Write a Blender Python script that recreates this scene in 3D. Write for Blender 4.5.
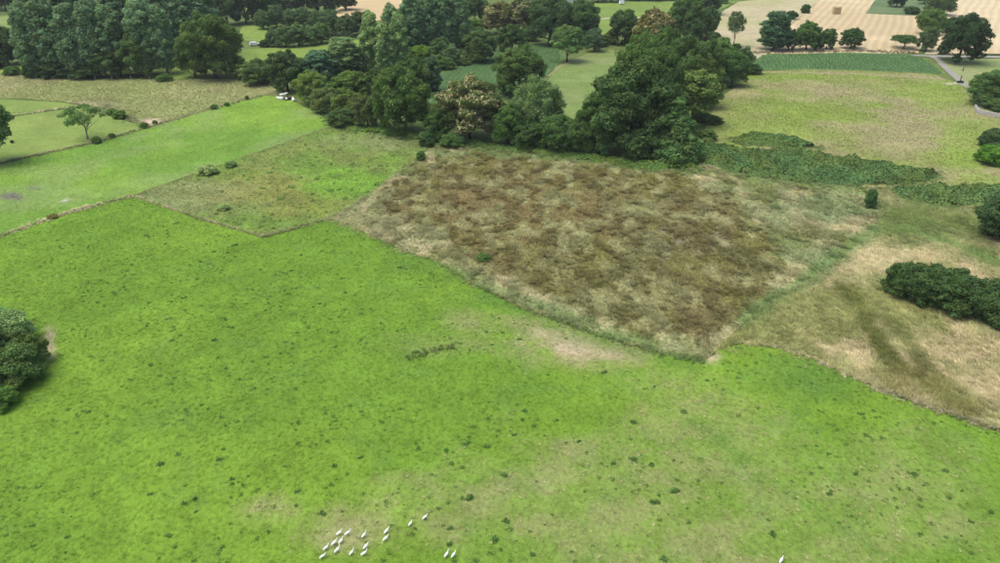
import bpy, math, random
import numpy as np
from mathutils import Vector
from mathutils.geometry import delaunay_2d_cdt

# ---------------------------------------------------------------- reset
for o in list(bpy.data.objects):
    bpy.data.objects.remove(o, do_unlink=True)
scene = bpy.context.scene
COL = scene.collection
rng = np.random.default_rng(7)
random.seed(7)

# ---------------------------------------------------------------- camera
HC = 55.0                       # the drone hovers 55 m up
FPX = 735.0                     # focal length in pixels of a 1000 px wide frame
PITCH = math.radians(27.7)
cam_d = bpy.data.cameras.new('camera')
cam_d.sensor_width = 36.0
cam_d.lens = 36.0 * FPX / 1000.0
cam_d.clip_start = 0.5
cam_d.clip_end = 9000
cam = bpy.data.objects.new('camera', cam_d)
cam.location = (0, 0, HC)
cam.rotation_euler = (math.pi / 2 - PITCH, 0, 0)
COL.objects.link(cam)
scene.camera = cam

# ---------------------------------------------------------------- light
SUN_EL = math.radians(68)
SUN_AZ = math.radians(-105)      # compass: 0 = +Y (ahead), negative = to the left
world = bpy.data.worlds.new('World')
scene.world = world
world.use_nodes = True
wn = world.node_tree.nodes
wl = world.node_tree.links
bg = wn['Background']
sky = wn.new('ShaderNodeTexSky')
sky.sky_type = 'NISHITA'
sky.sun_disc = False
sky.sun_elevation = SUN_EL
sky.sun_rotation = SUN_AZ
sky.air_density = 1.0
sky.dust_density = 4.0
sky.ozone_density = 1.0
wl.new(sky.outputs[0], bg.inputs[0])
bg.inputs[1].default_value = 0.15
sun_d = bpy.data.lights.new('sun', 'SUN')
sun_d.energy = 1.35
sun_d.angle = math.radians(46)
sun_d.color = (1.0, 0.975, 0.935)
sun = bpy.data.objects.new('sun', sun_d)
sdir = Vector((math.sin(SUN_AZ) * math.cos(SUN_EL), math.cos(SUN_AZ) * math.cos(SUN_EL), math.sin(SUN_EL)))
sun.rotation_euler = sdir.to_track_quat('Z', 'Y').to_euler()
sun.location = (0, 0, 300)
COL.objects.link(sun)
scene.view_settings.view_transform = 'Standard'
scene.view_settings.look = 'None'
scene.view_settings.gamma = 1
scene.view_settings.use_curve_mapping = False
scene.view_settings.exposure = 0.72
scene.render.engine = 'CYCLES'

# ---------------------------------------------------------------- helpers
CP, SP = math.cos(PITCH), math.sin(PITCH)


def P(px, py):
    """survey: the ground point (x, y) behind a spot of the photograph"""
    u = 281.5 - py
    d = np.array([px - 500.0, CP * FPX + SP * u, -SP * FPX + CP * u])
    t = HC / -d[2]
    return d[0] * t, d[1] * t


def PIX(x, y, z=0.0):
    v = y * SP + (z - HC) * CP
    w = y * CP - (z - HC) * SP
    return 500 + FPX * x / w, 281.5 - FPX * v / w


def terr(x, y):
    x = np.asarray(x, float); y = np.asarray(y, float)
    f = np.exp(-(x * x + (y - 150) ** 2) / (600.0 ** 2))
    return f * (0.28 * np.sin(x / 17.0 + 0.6) * np.cos(y / 21.0) + 0.25 * np.sin(y / 33.0 + x / 47.0))


def _h(ix, iy, s):
    n = (ix.astype(np.int64) * 374761393 + iy.astype(np.int64) * 668265263 + s * 1442695041) & 0x7fffffff
    n = ((n ^ (n >> 13)) * 1274126177) & 0x7fffffff
    n = n ^ (n >> 16)
    return (n & 0xffff) / 65535.0


def vnoise(x, y, s=0):
    ix = np.floor(x); iy = np.floor(y)
    fx = x - ix; fy = y - iy
    fx = fx * fx * (3 - 2 * fx); fy = fy * fy * (3 - 2 * fy)
    a = _h(ix, iy, s); b = _h(ix + 1, iy, s); c = _h(ix, iy + 1, s); d = _h(ix + 1, iy + 1, s)
    return (a * (1 - fx) + b * fx) * (1 - fy) + (c * (1 - fx) + d * fx) * fy


def fbm(x, y, scale, octv=4, s=0):
    x = np.asarray(x, float); y = np.asarray(y, float)
    v = 0; amp = 1; tot = 0; f = 1.0 / scale
    for k in range(octv):
        v = v + amp * vnoise(x * f + 13.7 * k + 101, y * f + 7.1 * k + 57, s + k * 17)
        tot += amp; amp *= 0.55; f *= 2.03
    return v / tot


def sstep(a, b, v):
    t = np.clip((v - a) / (b - a), 0, 1)
    return t * t * (3 - 2 * t)


def mixc(c, d, t):
    t = np.asarray(t)[..., None]
    return c * (1 - t) + np.asarray(d) * t


def inpoly(x, y, poly):
    x = np.asarray(x); y = np.asarray(y)
    r = np.zeros(x.shape, bool)
    n = len(poly)
    for i in range(n):
        x1, y1 = poly[i]; x2, y2 = poly[(i + 1) % n]
        c = ((y1 > y) != (y2 > y)) & (x < (x2 - x1) * (y - y1) / ((y2 - y1) if y2 != y1 else 1e-9) + x1)
        r ^= c
    return r


def dpolyline(x, y, pts):
    """distance to a polyline"""
    d = np.full(np.shape(x), 1e9)
    for (x1, y1), (x2, y2) in zip(pts[:-1], pts[1:]):
        dx, dy = x2 - x1, y2 - y1
        t = np.clip(((x - x1) * dx + (y - y1) * dy) / (dx * dx + dy * dy + 1e-9), 0, 1)
        d = np.minimum(d, np.hypot(x - x1 - t * dx, y - y1 - t * dy))
    return d


def tag(o, label=None, cat=None, group=None, kind=None):
    if label: o['label'] = label
    if cat: o['category'] = cat
    if group: o['group'] = group
    if kind: o['kind'] = kind
    return o


def link(name, me, parent=None, loc=None):
    o = bpy.data.objects.new(name, me)
    COL.objects.link(o)
    if parent: o.parent = parent
    if loc is not None: o.location = loc
    return o


def empty(name, loc, rz=0):
    o = bpy.data.objects.new(name, None)
    o.empty_display_size = 0.5
    o.location = loc
    o.rotation_euler = (0, 0, rz)
    COL.objects.link(o)
    return o


def mesh_np(name, V, F, mat=None, col=None, smooth=False):
    """V (n,3), F (m,k) with one k; col = (n,3) per-vertex colour"""
    V = np.asarray(V, np.float32); F = np.asarray(F, np.int32)
    me = bpy.data.meshes.new(name)
    m, k = F.shape
    me.vertices.add(len(V)); me.vertices.foreach_set('co', V.ravel())
    me.loops.add(m * k); me.loops.foreach_set('vertex_index', F.ravel())
    me.polygons.add(m)
    me.polygons.foreach_set('loop_start', np.arange(0, m * k, k, dtype=np.int32))
    me.polygons.foreach_set('loop_total', np.full(m, k, np.int32))
    me.update(calc_edges=True)
    if smooth: me.polygons.foreach_set('use_smooth', np.ones(m, bool))
    if col is not None:
        a = me.attributes.new('col', 'FLOAT_COLOR', 'POINT')
        c = np.ones((len(V), 4), np.float32); c[:, :3] = col
        a.data.foreach_set('color', c.ravel())
    if mat: me.materials.append(mat)
    return me


class MB:
    """collects boxes and tubes for one part"""
    def __init__(s): s.v = []; s.f = []
    def box(s, c, d, taper=1.0):
        n = len(s.v); x, y, z = c; a, b, h = d[0] / 2, d[1] / 2, d[2] / 2
        for k, t in ((-1, 1.0), (1, taper)):
            for i, j in ((-1, -1), (1, -1), (1, 1), (-1, 1)):
                s.v.append((x + i * a * t, y + j * b * t, z + k * h))
        s.f += [(n, n + 3, n + 2, n + 1), (n + 4, n + 5, n + 6, n + 7)]
        for i in range(4):
            j = (i + 1) % 4
            s.f.append((n + i, n + j, n + j + 4, n + i + 4))
        return s
    def tube(s, pts, rad, seg=8, flat=1.0):
        pts = [Vector(p) for p in pts]; rings = []
        for i, p in enumerate(pts):
            t = (pts[min(i + 1, len(pts) - 1)] - pts[max(i - 1, 0)]).normalized()
            a = t.cross(Vector((0, 0, 1)))
            if a.length < 0.05: a = Vector((1, 0, 0))
            a.normalize(); b = t.cross(a).normalized()
            r = []
            for k in range(seg):
                an = 2 * math.pi * k / seg
                r.append(len(s.v)); s.v.append(tuple(p + a * math.cos(an) * rad[i] * flat + b * math.sin(an) * rad[i]))
            rings.append(r)
        for r0, r1 in zip(rings[:-1], rings[1:]):
            for k in range(seg):
                j = (k + 1) % seg
                s.f.append((r0[k], r0[j], r1[j], r1[k]))
        s.f.append(tuple(reversed(rings[0]))); s.f.append(tuple(rings[-1]))
        return s
    def poly(s, pts, faces):
        n = len(s.v); s.v += [tuple(p) for p in pts]; s.f += [tuple(n + i for i in f) for f in faces]
        return s
    def mesh(s, name, mat, smooth=False):
        me = bpy.data.meshes.new(name); me.from_pydata(s.v, [], s.f); me.update()
        me.materials.append(mat)
        if smooth: me.polygons.foreach_set('use_smooth', np.ones(len(me.polygons), bool))
        return me
    def build(s, name, mat, parent=None, smooth=False, loc=None):
        return link(name, s.mesh(name, mat, smooth), parent, loc)


# ---------------------------------------------------------------- materials
def newmat(name):
    m = bpy.data.materials.new(name); m.use_nodes = True
    nt = m.node_tree
    return m, nt.nodes, nt.links, nt.nodes['Principled BSDF']


def noise_node(N, L, coord, scale, detail=4, rough=0.6):
    n = N.new('ShaderNodeTexNoise'); n.inputs['Scale'].default_value = scale
    n.inputs['Detail'].default_value = detail; n.inputs['Roughness'].default_value = rough
    L.new(coord, n.inputs['Vector'])
    return n.outputs['Fac']


def mathn(N, L, op, a, b=None, clamp=False):
    n = N.new('ShaderNodeMath'); n.operation = op; n.use_clamp = clamp
    for i, v in enumerate((a, b)):
        if v is None: continue
        if isinstance(v, (int, float)): n.inputs[i].default_value = v
        else: L.new(v, n.inputs[i])
    return n.outputs[0]


def maprange(N, L, v, a, b, c, d):
    n = N.new('ShaderNodeMapRange')
    n.inputs[1].default_value = a; n.inputs[2].default_value = b
    n.inputs[3].default_value = c; n.inputs[4].default_value = d
    L.new(v, n.inputs[0])
    return n.outputs[0]


def mulcol(N, L, col, fac):
    n = N.new('ShaderNodeVectorMath'); n.operation = 'SCALE'
    L.new(col, n.inputs[0]); L.new(fac, n.inputs['Scale'])
    return n.outputs[0]


def mat_field(name, fine=1.0, amp=0.35, straw=0.15, stretch=None, bump=0.25, rows=None):
    """ground cover: the field's own colour (attribute), broken up by grass grain"""
    m, N, L, B = newmat(name)
    at = N.new('ShaderNodeAttribute'); at.attribute_name = 'col'
    geo = N.new('ShaderNodeNewGeometry')
    co = geo.outputs['Position']
    if stretch:
        mp = N.new('ShaderNodeMapping'); mp.inputs['Rotation'].default_value = (0, 0, stretch[0])
        mp.inputs['Scale'].default_value = (1, stretch[1], 1)
        L.new(co, mp.inputs[0]); co = mp.outputs[0]
    n1 = noise_node(N, L, co, 2.6 * fine, 5, 0.7)
    n2 = noise_node(N, L, co, 0.55 * fine, 3, 0.55)
    n3 = noise_node(N, L, co, 9.0 * fine, 3, 0.7)
    f = mathn(N, L, 'ADD', maprange(N, L, n1, 0.3, 0.7, -amp, amp), maprange(N, L, n2, 0.3, 0.7, -amp * 0.35, amp * 0.35))
    f = mathn(N, L, 'ADD', f, maprange(N, L, n3, 0.3, 0.7, -amp * 0.5, amp * 0.5))
    f = mathn(N, L, 'ADD', f, 1.0)
    f = mathn(N, L, 'MAXIMUM', f, 0.3)
    if rows:
        ang, period, amt = rows
        mp = N.new('ShaderNodeMapping'); mp.inputs['Rotation'].default_value = (0, 0, ang)
        L.new(geo.outputs['Position'], mp.inputs[0])
        w = N.new('ShaderNodeTexWave'); w.wave_type = 'BANDS'; w.bands_direction = 'X'
        w.inputs['Scale'].default_value = 2 * math.pi / 20.0 / period
        w.inputs['Distortion'].default_value = 3.0; w.inputs['Detail'].default_value = 3
        w.inputs['Detail Scale'].default_value = 0.4
        L.new(mp.outputs[0], w.inputs[0])
        f = mathn(N, L, 'MULTIPLY', f, maprange(N, L, w.outputs['Fac'], 0, 1, 1 - amt, 1 + amt))
    c = mulcol(N, L, at.outputs['Color'], f)
    if straw > 0:
        mx = N.new('ShaderNodeMix'); mx.data_type = 'RGBA'
        n4 = noise_node(N, L, co, 4.3 * fine, 4, 0.75)
        L.new(maprange(N, L, n4, 0.52, 0.72, 0, straw), mx.inputs[0])
        L.new(c, mx.inputs[6]); mx.inputs[7].default_value = (0.36, 0.31, 0.16, 1)
        c = mx.outputs[2]
    L.new(c, B.inputs['Base Color'])
    B.inputs['Roughness'].default_value = 0.95
    B.inputs['Specular IOR Level'].default_value = 0.08
    bp = N.new('ShaderNodeBump'); bp.inputs['Strength'].default_value = bump; bp.inputs['Distance'].default_value = 0.2
    L.new(n1, bp.inputs['Height']); L.new(bp.outputs[0], B.inputs['Normal'])
    return m


def mat_tuft(name, trans=0.12):
    """grass blades and herb leaves of scattered tufts: colour carried by each tuft"""
    m, N, L, B = newmat(name)
    at = N.new('ShaderNodeAttribute'); at.attribute_type = 'INSTANCER'; at.attribute_name = 'col'
    vv = N.new('ShaderNodeAttribute'); vv.attribute_name = 'col'
    n = N.new('ShaderNodeVectorMath'); n.operation = 'MULTIPLY'
    L.new(at.outputs['Color'], n.inputs[0]); L.new(vv.outputs['Color'], n.inputs[1])
    L.new(n.outputs[0], B.inputs['Base Color'])
    B.inputs['Roughness'].default_value = 0.8; B.inputs['Specular IOR Level'].default_value = 0.15
    geo = N.new('ShaderNodeNewGeometry')
    up = N.new('ShaderNodeVectorMath'); up.operation = 'MULTIPLY_ADD'
    L.new(geo.outputs['Normal'], up.inputs[0]); up.inputs[1].default_value = (.3, .3, .3); up.inputs[2].default_value = (0, 0, 1)
    nz = N.new('ShaderNodeVectorMath'); nz.operation = 'NORMALIZE'; L.new(up.outputs[0], nz.inputs[0])
    L.new(nz.outputs[0], B.inputs['Normal'])
    tr = N.new('ShaderNodeBsdfTranslucent'); L.new(n.outputs[0], tr.inputs[0])
    mx = N.new('ShaderNodeMixShader'); mx.inputs[0].default_value = trans
    out = [k for k in N if k.type == 'OUTPUT_MATERIAL'][0]
    L.new(B.outputs[0], mx.inputs[1]); L.new(tr.outputs[0], mx.inputs[2]); L.new(mx.outputs[0], out.inputs[0])
    return m


def mat_leaf(name, rgb, trans=0.38, rough=0.75, spec=0.1):
    """tree foliage: species colour x leaf variation x the tint of the single tree"""
    m, N, L, B = newmat(name)
    vv = N.new('ShaderNodeAttribute'); vv.attribute_name = 'col'
    oi = N.new('ShaderNodeObjectInfo')
    n = N.new('ShaderNodeVectorMath'); n.operation = 'MULTIPLY'
    L.new(oi.outputs['Color'], n.inputs[0]); L.new(vv.outputs['Color'], n.inputs[1])
    n2 = N.new('ShaderNodeVectorMath'); n2.operation = 'MULTIPLY'
    L.new(n.outputs[0], n2.inputs[0]); n2.inputs[1].default_value = rgb
    L.new(n2.outputs[0], B.inputs['Base Color'])
    B.inputs['Roughness'].default_value = rough; B.inputs['Specular IOR Level'].default_value = spec
    tr = N.new('ShaderNodeBsdfTranslucent')
    n3 = N.new('ShaderNodeVectorMath'); n3.operation = 'MULTIPLY'
    L.new(n2.outputs[0], n3.inputs[0]); n3.inputs[1].default_value = (1.3, 1.4, 0.7)
    L.new(n3.outputs[0], tr.inputs[0])
    mx = N.new('ShaderNodeMixShader'); mx.inputs[0].default_value = trans
    out = [k for k in N if k.type == 'OUTPUT_MATERIAL'][0]
    L.new(B.outputs[0], mx.inputs[1]); L.new(tr.outputs[0], mx.inputs[2]); L.new(mx.outputs[0], out.inputs[0])
    return m


def mat_plain(name, rgb, rough=0.8, var=0.2, scale=3.0, metal=0.0, spec=0.3):
    m, N, L, B = newmat(name)
    tc = N.new('ShaderNodeTexCoord')
    f = maprange(N, L, noise_node(N, L, tc.outputs['Object'], scale, 4), 0.3, 0.7, 1 - var, 1 + var)
    r = N.new('ShaderNodeRGB'); r.outputs[0].default_value = (*rgb, 1)
    L.new(mulcol(N, L, r.outputs[0], f), B.inputs['Base Color'])
    B.inputs['Roughness'].default_value = rough; B.inputs['Metallic'].default_value = metal
    B.inputs['Specular IOR Level'].default_value = spec
    return m


M_bark = mat_plain('bark_brown', (0.07, 0.055, 0.04), 0.95, 0.4, 6, spec=0.1)
M_bark_pale = mat_plain('bark_pale', (0.22, 0.2, 0.17), 0.9, 0.4, 5, spec=0.1)
M_tuft = mat_tuft('grass_blades')

# ---------------------------------------------------------------- ground colours (albedo)
GREEN = np.array([0.134, 0.234, 0.024])
GREEN2 = np.array([0.114, 0.212, 0.022])
LUSH = np.array([0.078, 0.160, 0.024])
DRY = np.array([0.27, 0.25, 0.12])
STRAW = np.array([0.42, 0.36, 0.19])
OLIVE = np.array([0.15, 0.165, 0.05])
RUSSET = np.array([0.163, 0.122, 0.051])
SEDGE = np.array([0.140, 0.130, 0.048])
PALEG = np.array([0.20, 0.24, 0.105])


def blob(x, y, lst, grain=6.0, s=3):
    """soft uneven patches; each (px, py, rx, ry, weight) was read off the photograph's ground"""
    u, v = PIX(x, y)
    w = np.zeros(np.shape(x))
    n = fbm(x, y, grain, 4, s) - 0.5
    for cx, cy, rx, ry, a in lst:
        d = np.sqrt(((u - cx) / rx) ** 2 + ((v - cy) / ry) ** 2)
        w = np.maximum(w, a * sstep(1.25, 0.35, d + n * 1.6))
    return w


def dryness(x, y):
    dry = blob(x, y, [(580, 345, 75, 34, .95), (500, 322, 60, 16, .55), (420, 345, 70, 16, .4), (590, 500, 190, 75, .62),
                      (700, 440, 120, 60, .5), (345, 535, 70, 26, .75), (265, 515, 45, 20, .6), (430, 500, 70, 40, .5),
                      (880, 520, 150, 60, .5), (780, 520, 100, 50, .45), (900, 460, 90, 40, .3), (690, 545, 120, 40, .6), (660, 390, 60, 24, .35)], 7, 3)
    return np.clip(dry * (0.45 + .75 * sstep(0.36, 0.68, fbm(x, y, 2.4, 4, 8))), 0, 1)


def c_pasture(x, y):
    n = fbm(x, y, 26, 4, 1); n2 = fbm(x, y, 5, 4, 2); n3 = fbm(x, y, 1.7, 3, 5)
    c = mixc(np.broadcast_to(GREEN, np.shape(x) + (3,)), GREEN2, sstep(0.38, 0.64, n))
    c = c * (0.80 + 0.40 * n2)[..., None] * (.88 + .24 * n3)[..., None]
    c = mixc(c, DRY * .92, dryness(x, y) * .72)
    bare = blob(x, y, [(575, 347, 34, 12, .8), (552, 335, 24, 8, .5), (340, 545, 30, 14, .25), (612, 352, 16, 7, .7), (709, 357, 12, 5, .7), (50, 348, 5, 16, .7)], 4, 9)
    c = mixc(c, np.array([0.42, 0.33, 0.22]), bare)
    lush = blob(x, y, [(810, 372, 80, 30, .95), (380, 225, 70, 10, .5), (430, 265, 60, 14, .4), (520, 300, 90, 12, .55), (620, 340, 70, 10, .4)], 6, 12)
    c = mixc(c, LUSH, lush * 0.8)
    d = dpolyline(x, y, [P(*q) for q in ((690, 420), (720, 440), (760, 470), (800, 500), (860, 540), (900, 570))])
    c = mixc(c, LUSH * 1.05, 0.65 * sstep(1.6, 0.2, d + n3))
    d = dpolyline(x, y, [P(*q) for q in ((800, 410), (770, 430), (640, 440))])
    c = mixc(c, LUSH, 0.2 * sstep(2.5, 0.2, d + n3))
    # ditch below the rough meadow
    d = dpolyline(x, y, [P(*q) for q in ((480, 296), (540, 320), (600, 343), (690, 367))])
    c = mixc(c, LUSH, 0.5 * sstep(2.4, 0.4, d + n3 - .5))
    c = mixc(c, np.array([0.07, 0.16, 0.05]), 0.14 * sstep(0.62, 0.72, fbm(x, y, 3.3, 3, 21)))
    return c


def c_strip(x, y):
    n = fbm(x, y, 30, 4, 31); n2 = fbm(x, y, 6, 4, 32)
    c = mixc(np.broadcast_to(np.array([0.155, 0.262, 0.034]), np.shape(x) + (3,)), np.array([0.118, 0.222, 0.032]), sstep(0.35, 0.65, n))
    c = c * (0.8 + 0.4 * n2)[..., None]
    c = mixc(c, PALEG, 0.35 * sstep(0.5, 0.7, fbm(x, y, 14, 3, 34)))
    grey = blob(x, y, [(13, 199, 12, 4, .95), (35, 190, 8, 3, .5)], 3, 35)
    c = mixc(c, np.array([0.12, 0.115, 0.09]), grey)
    c = mixc(c, np.array([0.45, 0.43, 0.36]), blob(x, y, [(66, 203, 3.5, 2.5, .8)], 1.5, 36))
    return c


def c_weedy(x, y):
    n = fbm(x, y, 11, 4, 41); n2 = fbm(x, y, 4, 4, 42)
    c = mixc(np.broadcast_to(np.array([0.150, 0.195, 0.048]), np.shape(x) + (3,)), np.array([0.125, 0.205, 0.036]), sstep(0.4, 0.6, n))
    c = mixc(c, np.array([0.175, 0.205, 0.08]), blob(x, y, [(205, 195, 70, 22, .8), (390, 140, 60, 12, .8)], 6, 43))
    c = mixc(c, np.array([0.2, 0.18, 0.04]), blob(x, y, [(275, 190, 80, 24, .4), (300, 210, 50, 14, .35), (245, 180, 20, 10, .35)], 5, 44))
    c = mixc(c, np.array([0.13, 0.25, 0.03]), blob(x, y, [(340, 180, 50, 20, .95), (330, 195, 30, 8, .6), (380, 160, 30, 8, .4)], 5, 45))
    c = mixc(c, np.array([0.09, 0.13, 0.03]), 0.5 * sstep(0.55, 0.68, fbm(x, y, 3, 3, 46)))
    return c * (0.75 + 0.5 * n2)[..., None]


SEDGE_POLY = [(375, 205), (430, 165), (480, 152), (600, 165), (690, 176), (730, 200), (760, 235), (790, 268), (740, 320), (690, 345), (600, 318), (510, 278), (440, 235)]


def c_sedge(x, y):
    u, v = PIX(x, y)
    n = fbm(x, y, 16, 4, 51); n2 = fbm(x, y * .5, 3.4, 4, 52); n3 = fbm(x, y * .55, 1.5, 3, 53)
    ins = inpoly(u + (n2 - .5) * 55, v + (n3 - .5) * 26, SEDGE_POLY).astype(float)
    base = mixc(np.broadcast_to(np.array([0.25, 0.25, 0.115]), np.shape(x) + (3,)), STRAW * .95, sstep(0.46, 0.62, n2))
    base = mixc(base, OLIVE, 0.85 * sstep(0.46, 0.62, fbm(x, y * .5, 5, 4, 55)))
    base = mixc(base, np.array([0.15, 0.215, 0.085]), blob(x, y, [(830, 205, 60, 22, .7), (780, 250, 40, 18, .35), (700, 190, 60, 10, .4), (540, 153, 120, 7, .7), (655, 190, 40, 8, .4), (830, 265, 20, 20, .7)], 5, 56))
    base = mixc(base, np.array([0.255, 0.240, 0.115]), blob(x, y, [(390, 228, 60, 22, .7), (350, 215, 30, 9, .9), (470, 265, 50, 12, .5), (770, 290, 40, 20, .6), (720, 330, 40, 16, .7)], 5, 57))
    br = mixc(np.broadcast_to(SEDGE, np.shape(x) + (3,)), RUSSET, .5 * sstep(0.44, 0.66, fbm(x, y * .5, 7, 4, 58)))
    br = mixc(br, np.array([0.150, 0.138, 0.042]), sstep(0.44, 0.6, fbm(x, y * .5, 5, 4, 59)))
    gap = sstep(0.52, 0.66, fbm(x, y * .5, 2.2, 4, 61)) * np.clip(.52 + blob(x, y, [(560, 200, 150, 45, .45), (700, 235, 80, 40, .3), (640, 310, 90, 30, .3)], 5, 66), 0, .95)
    gap = np.maximum(gap, blob(x, y, [(490, 217, 26, 10, .9), (560, 200, 20, 6, .7), (640, 210, 40, 8, .8), (690, 215, 30, 6, .8), (420, 208, 10, 5, .9), (600, 300, 40, 14, .5), (660, 300, 40, 14, .45)], 3, 62))
    rus = blob(x, y, [(520, 205, 110, 34, .9), (600, 235, 50, 15, .5), (560, 180, 90, 14, .6)], 6, 60)
    br = mixc(br, RUSSET * 1.12, rus * 0.8 * (1 - gap))
    br = mixc(br, np.array([0.275, 0.265, 0.12]), gap)
    br = mixc(br, np.array([0.26, 0.255, 0.19]), blob(x, y, [(690, 245, 40, 18, .35)], 2.5, 63) * sstep(.5, .6, n3))
    c = mixc(base, br, ins)
    # the green ditch on the right
    d = dpolyline(x, y, [P(*q) for q in ((878, 226), (840, 256), (790, 290), (745, 320))])
    c = mixc(c, np.array([0.13, 0.20, 0.06]), 0.8 * sstep(2.6, 0.5, d + (n3 - .5) * 2))
    d = dpolyline(x, y, [P(*q) for q in ((445, 268), (490, 287), (560, 314), (650, 345))])
    c = mixc(c, np.array([0.13, 0.19, 0.06]), 0.7 * sstep(2.2, 0.4, d + (n3 - .5) * 2))
    d = dpolyline(x, y, [P(*q) for q in ((470, 146), (560, 157), (690, 170), (860, 188), (890, 205))])
    c = mixc(c, np.array([0.15, 0.2, 0.06]), 0.75 * sstep(4.5, 0.5, d + (n2 - .5) * 4))
    return c * (0.80 + 0.36 * n3)[..., None] * np.array([.95, 1.0, .97])


def c_hay(x, y):
    n = fbm(x, y, 12, 4, 71); n2 = fbm(x, y * .6, 3, 4, 72); n3 = fbm(x, y * .6, 1.6, 3, 73)
    c = mixc(np.broadcast_to(np.array([0.29, 0.285, 0.125]), np.shape(x) + (3,)), STRAW * .95, sstep(0.42, 0.62, n2))
    c = mixc(c, np.array([0.42, 0.365, 0.20]), blob(x, y, [(805, 325, 55, 35, .9), (880, 260, 40, 18, .6)], 5, 74))
    c = mixc(c, np.array([0.185, 0.205, 0.062]), 0.85 * sstep(0.41, 0.56, n))
    c = mixc(c, np.array([0.115, 0.165, 0.045]), blob(x, y, [(900, 215, 80, 26, .9), (960, 225, 50, 18, .8), (985, 255, 30, 12, .9), (920, 238, 50, 12, .6), (885, 285, 18, 14, .6)], 6, 75))
    for pl, w, a in ((((848, 290), (858, 305), (868, 325), (885, 350), (905, 372), (925, 385), (960, 408)), 1.8, 1.0), (((895, 325), (910, 345), (960, 410)), 1.6, .8)):
        d = dpolyline(x, y, [P(*q) for q in pl])
        c = mixc(c, np.array([0.105, 0.12, 0.03]), a * sstep(w * 1.6, 0.3, d + (n3 - .5) * 2.4))
    c = mixc(c, np.array([0.16, 0.155, 0.05]), blob(x, y, [(910, 385, 50, 22, .7), (950, 412, 50, 12, .8), (960, 345, 40, 12, .3)], 5, 76))
    d = dpolyline(x, y, [P(*q) for q in ((905, 228), (960, 246), (1010, 268))])
    c = mixc(c, np.array([0.12, 0.2, 0.05]), 0.7 * sstep(2.2, 0.3, d + (n3 - .5) * 2))
    d = dpolyline(x, y, [P(*q) for q in ((878, 226), (840, 258), (790, 292), (745, 322))])
    c = mixc(c, np.array([0.13, 0.20, 0.06]), 0.7 * sstep(2.4, 0.5, d + (n3 - .5) * 2))
    return c * (0.76 + 0.48 * n3)[..., None]


def c_upper(x, y):
    n = fbm(x, y, 24, 4, 81); n2 = fbm(x, y, 7, 4, 82)
    c = mixc(np.broadcast_to(np.array([0.205, 0.235, 0.070]), np.shape(x) + (3,)), np.array([0.17, 0.232, 0.046]), sstep(0.4, 0.6, n))
    c = mixc(c, np.array([0.30, 0.255, 0.14]), 0.45 * sstep(0.48, 0.62, fbm(x, y, 13, 4, 83)))
    c = mixc(c, np.array([0.30, 0.24, 0.15]), blob(x, y, [(905, 130, 60, 26, .55), (830, 95, 60, 14, .4), (960, 175, 40, 10, .7)], 8, 84))
    c = mixc(c, np.array([0.18, 0.26, 0.045]), blob(x, y, [(965, 150, 30, 40, .6), (760, 130, 60, 14, .5), (940, 95, 30, 20, .5)], 8, 85))
    d = dpolyline(x, y, [P(*q) for q in ((752, 71), (850, 74), (945, 78))])
    c = mixc(c, np.array([0.33, 0.26, 0.17]), 0.6 * sstep(3.0, .5, d + (n2 - .5) * 3))
    return c * (0.78 + 0.44 * n2)[..., None]


def c_two(a, b, sc, seed, var=0.3):
    a = np.array(a); b = np.array(b)
    def f(x, y):
        n = fbm(x, y, sc, 4, seed); n2 = fbm(x, y, sc * 0.25, 4, seed + 3)
        return mixc(np.broadcast_to(a, np.shape(x) + (3,)), b, sstep(0.36, 0.64, n)) * (1 - var / 2 + var * n2)[..., None]
    return f


_drym = c_two((0.27, 0.275, 0.118), (0.225, 0.255, 0.09), 20, 91, .4)


def c_drym(x, y):
    c = _drym(x, y)
    c = mixc(c, np.array([0.50, 0.40, 0.29]), blob(x, y, [(147, 120.5, 14, 4, 1), (80, 103, 30, 3, .4)], 4, 92))
    return mixc(c, np.array([0.16, 0.18, 0.06]), blob(x, y, [(100, 100, 40, 3, .7), (120, 112, 20, 5, .8)], 4, 93))


# ---------------------------------------------------------------- the land
def densify(poly, step, jit):
    out = []
    n = len(poly)
    for i in range(n):
        a = np.array(poly[i]); b = np.array(poly[(i + 1) % n])
        k = max(1, int(np.hypot(*(b - a)) / step))
        nrm = np.array([-(b - a)[1], (b - a)[0]]); nrm = nrm / (np.hypot(*nrm) + 1e-9)
        for j in range(k):
            q = a + (b - a) * j / k
            if j: q = q + nrm * jit * 2 * (float(fbm(np.array([q[0]]), np.array([q[1]]), 3.0, 3, 5)[0]) - 0.5)
            out.append(q)
    return out


FIELDS = {}


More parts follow.
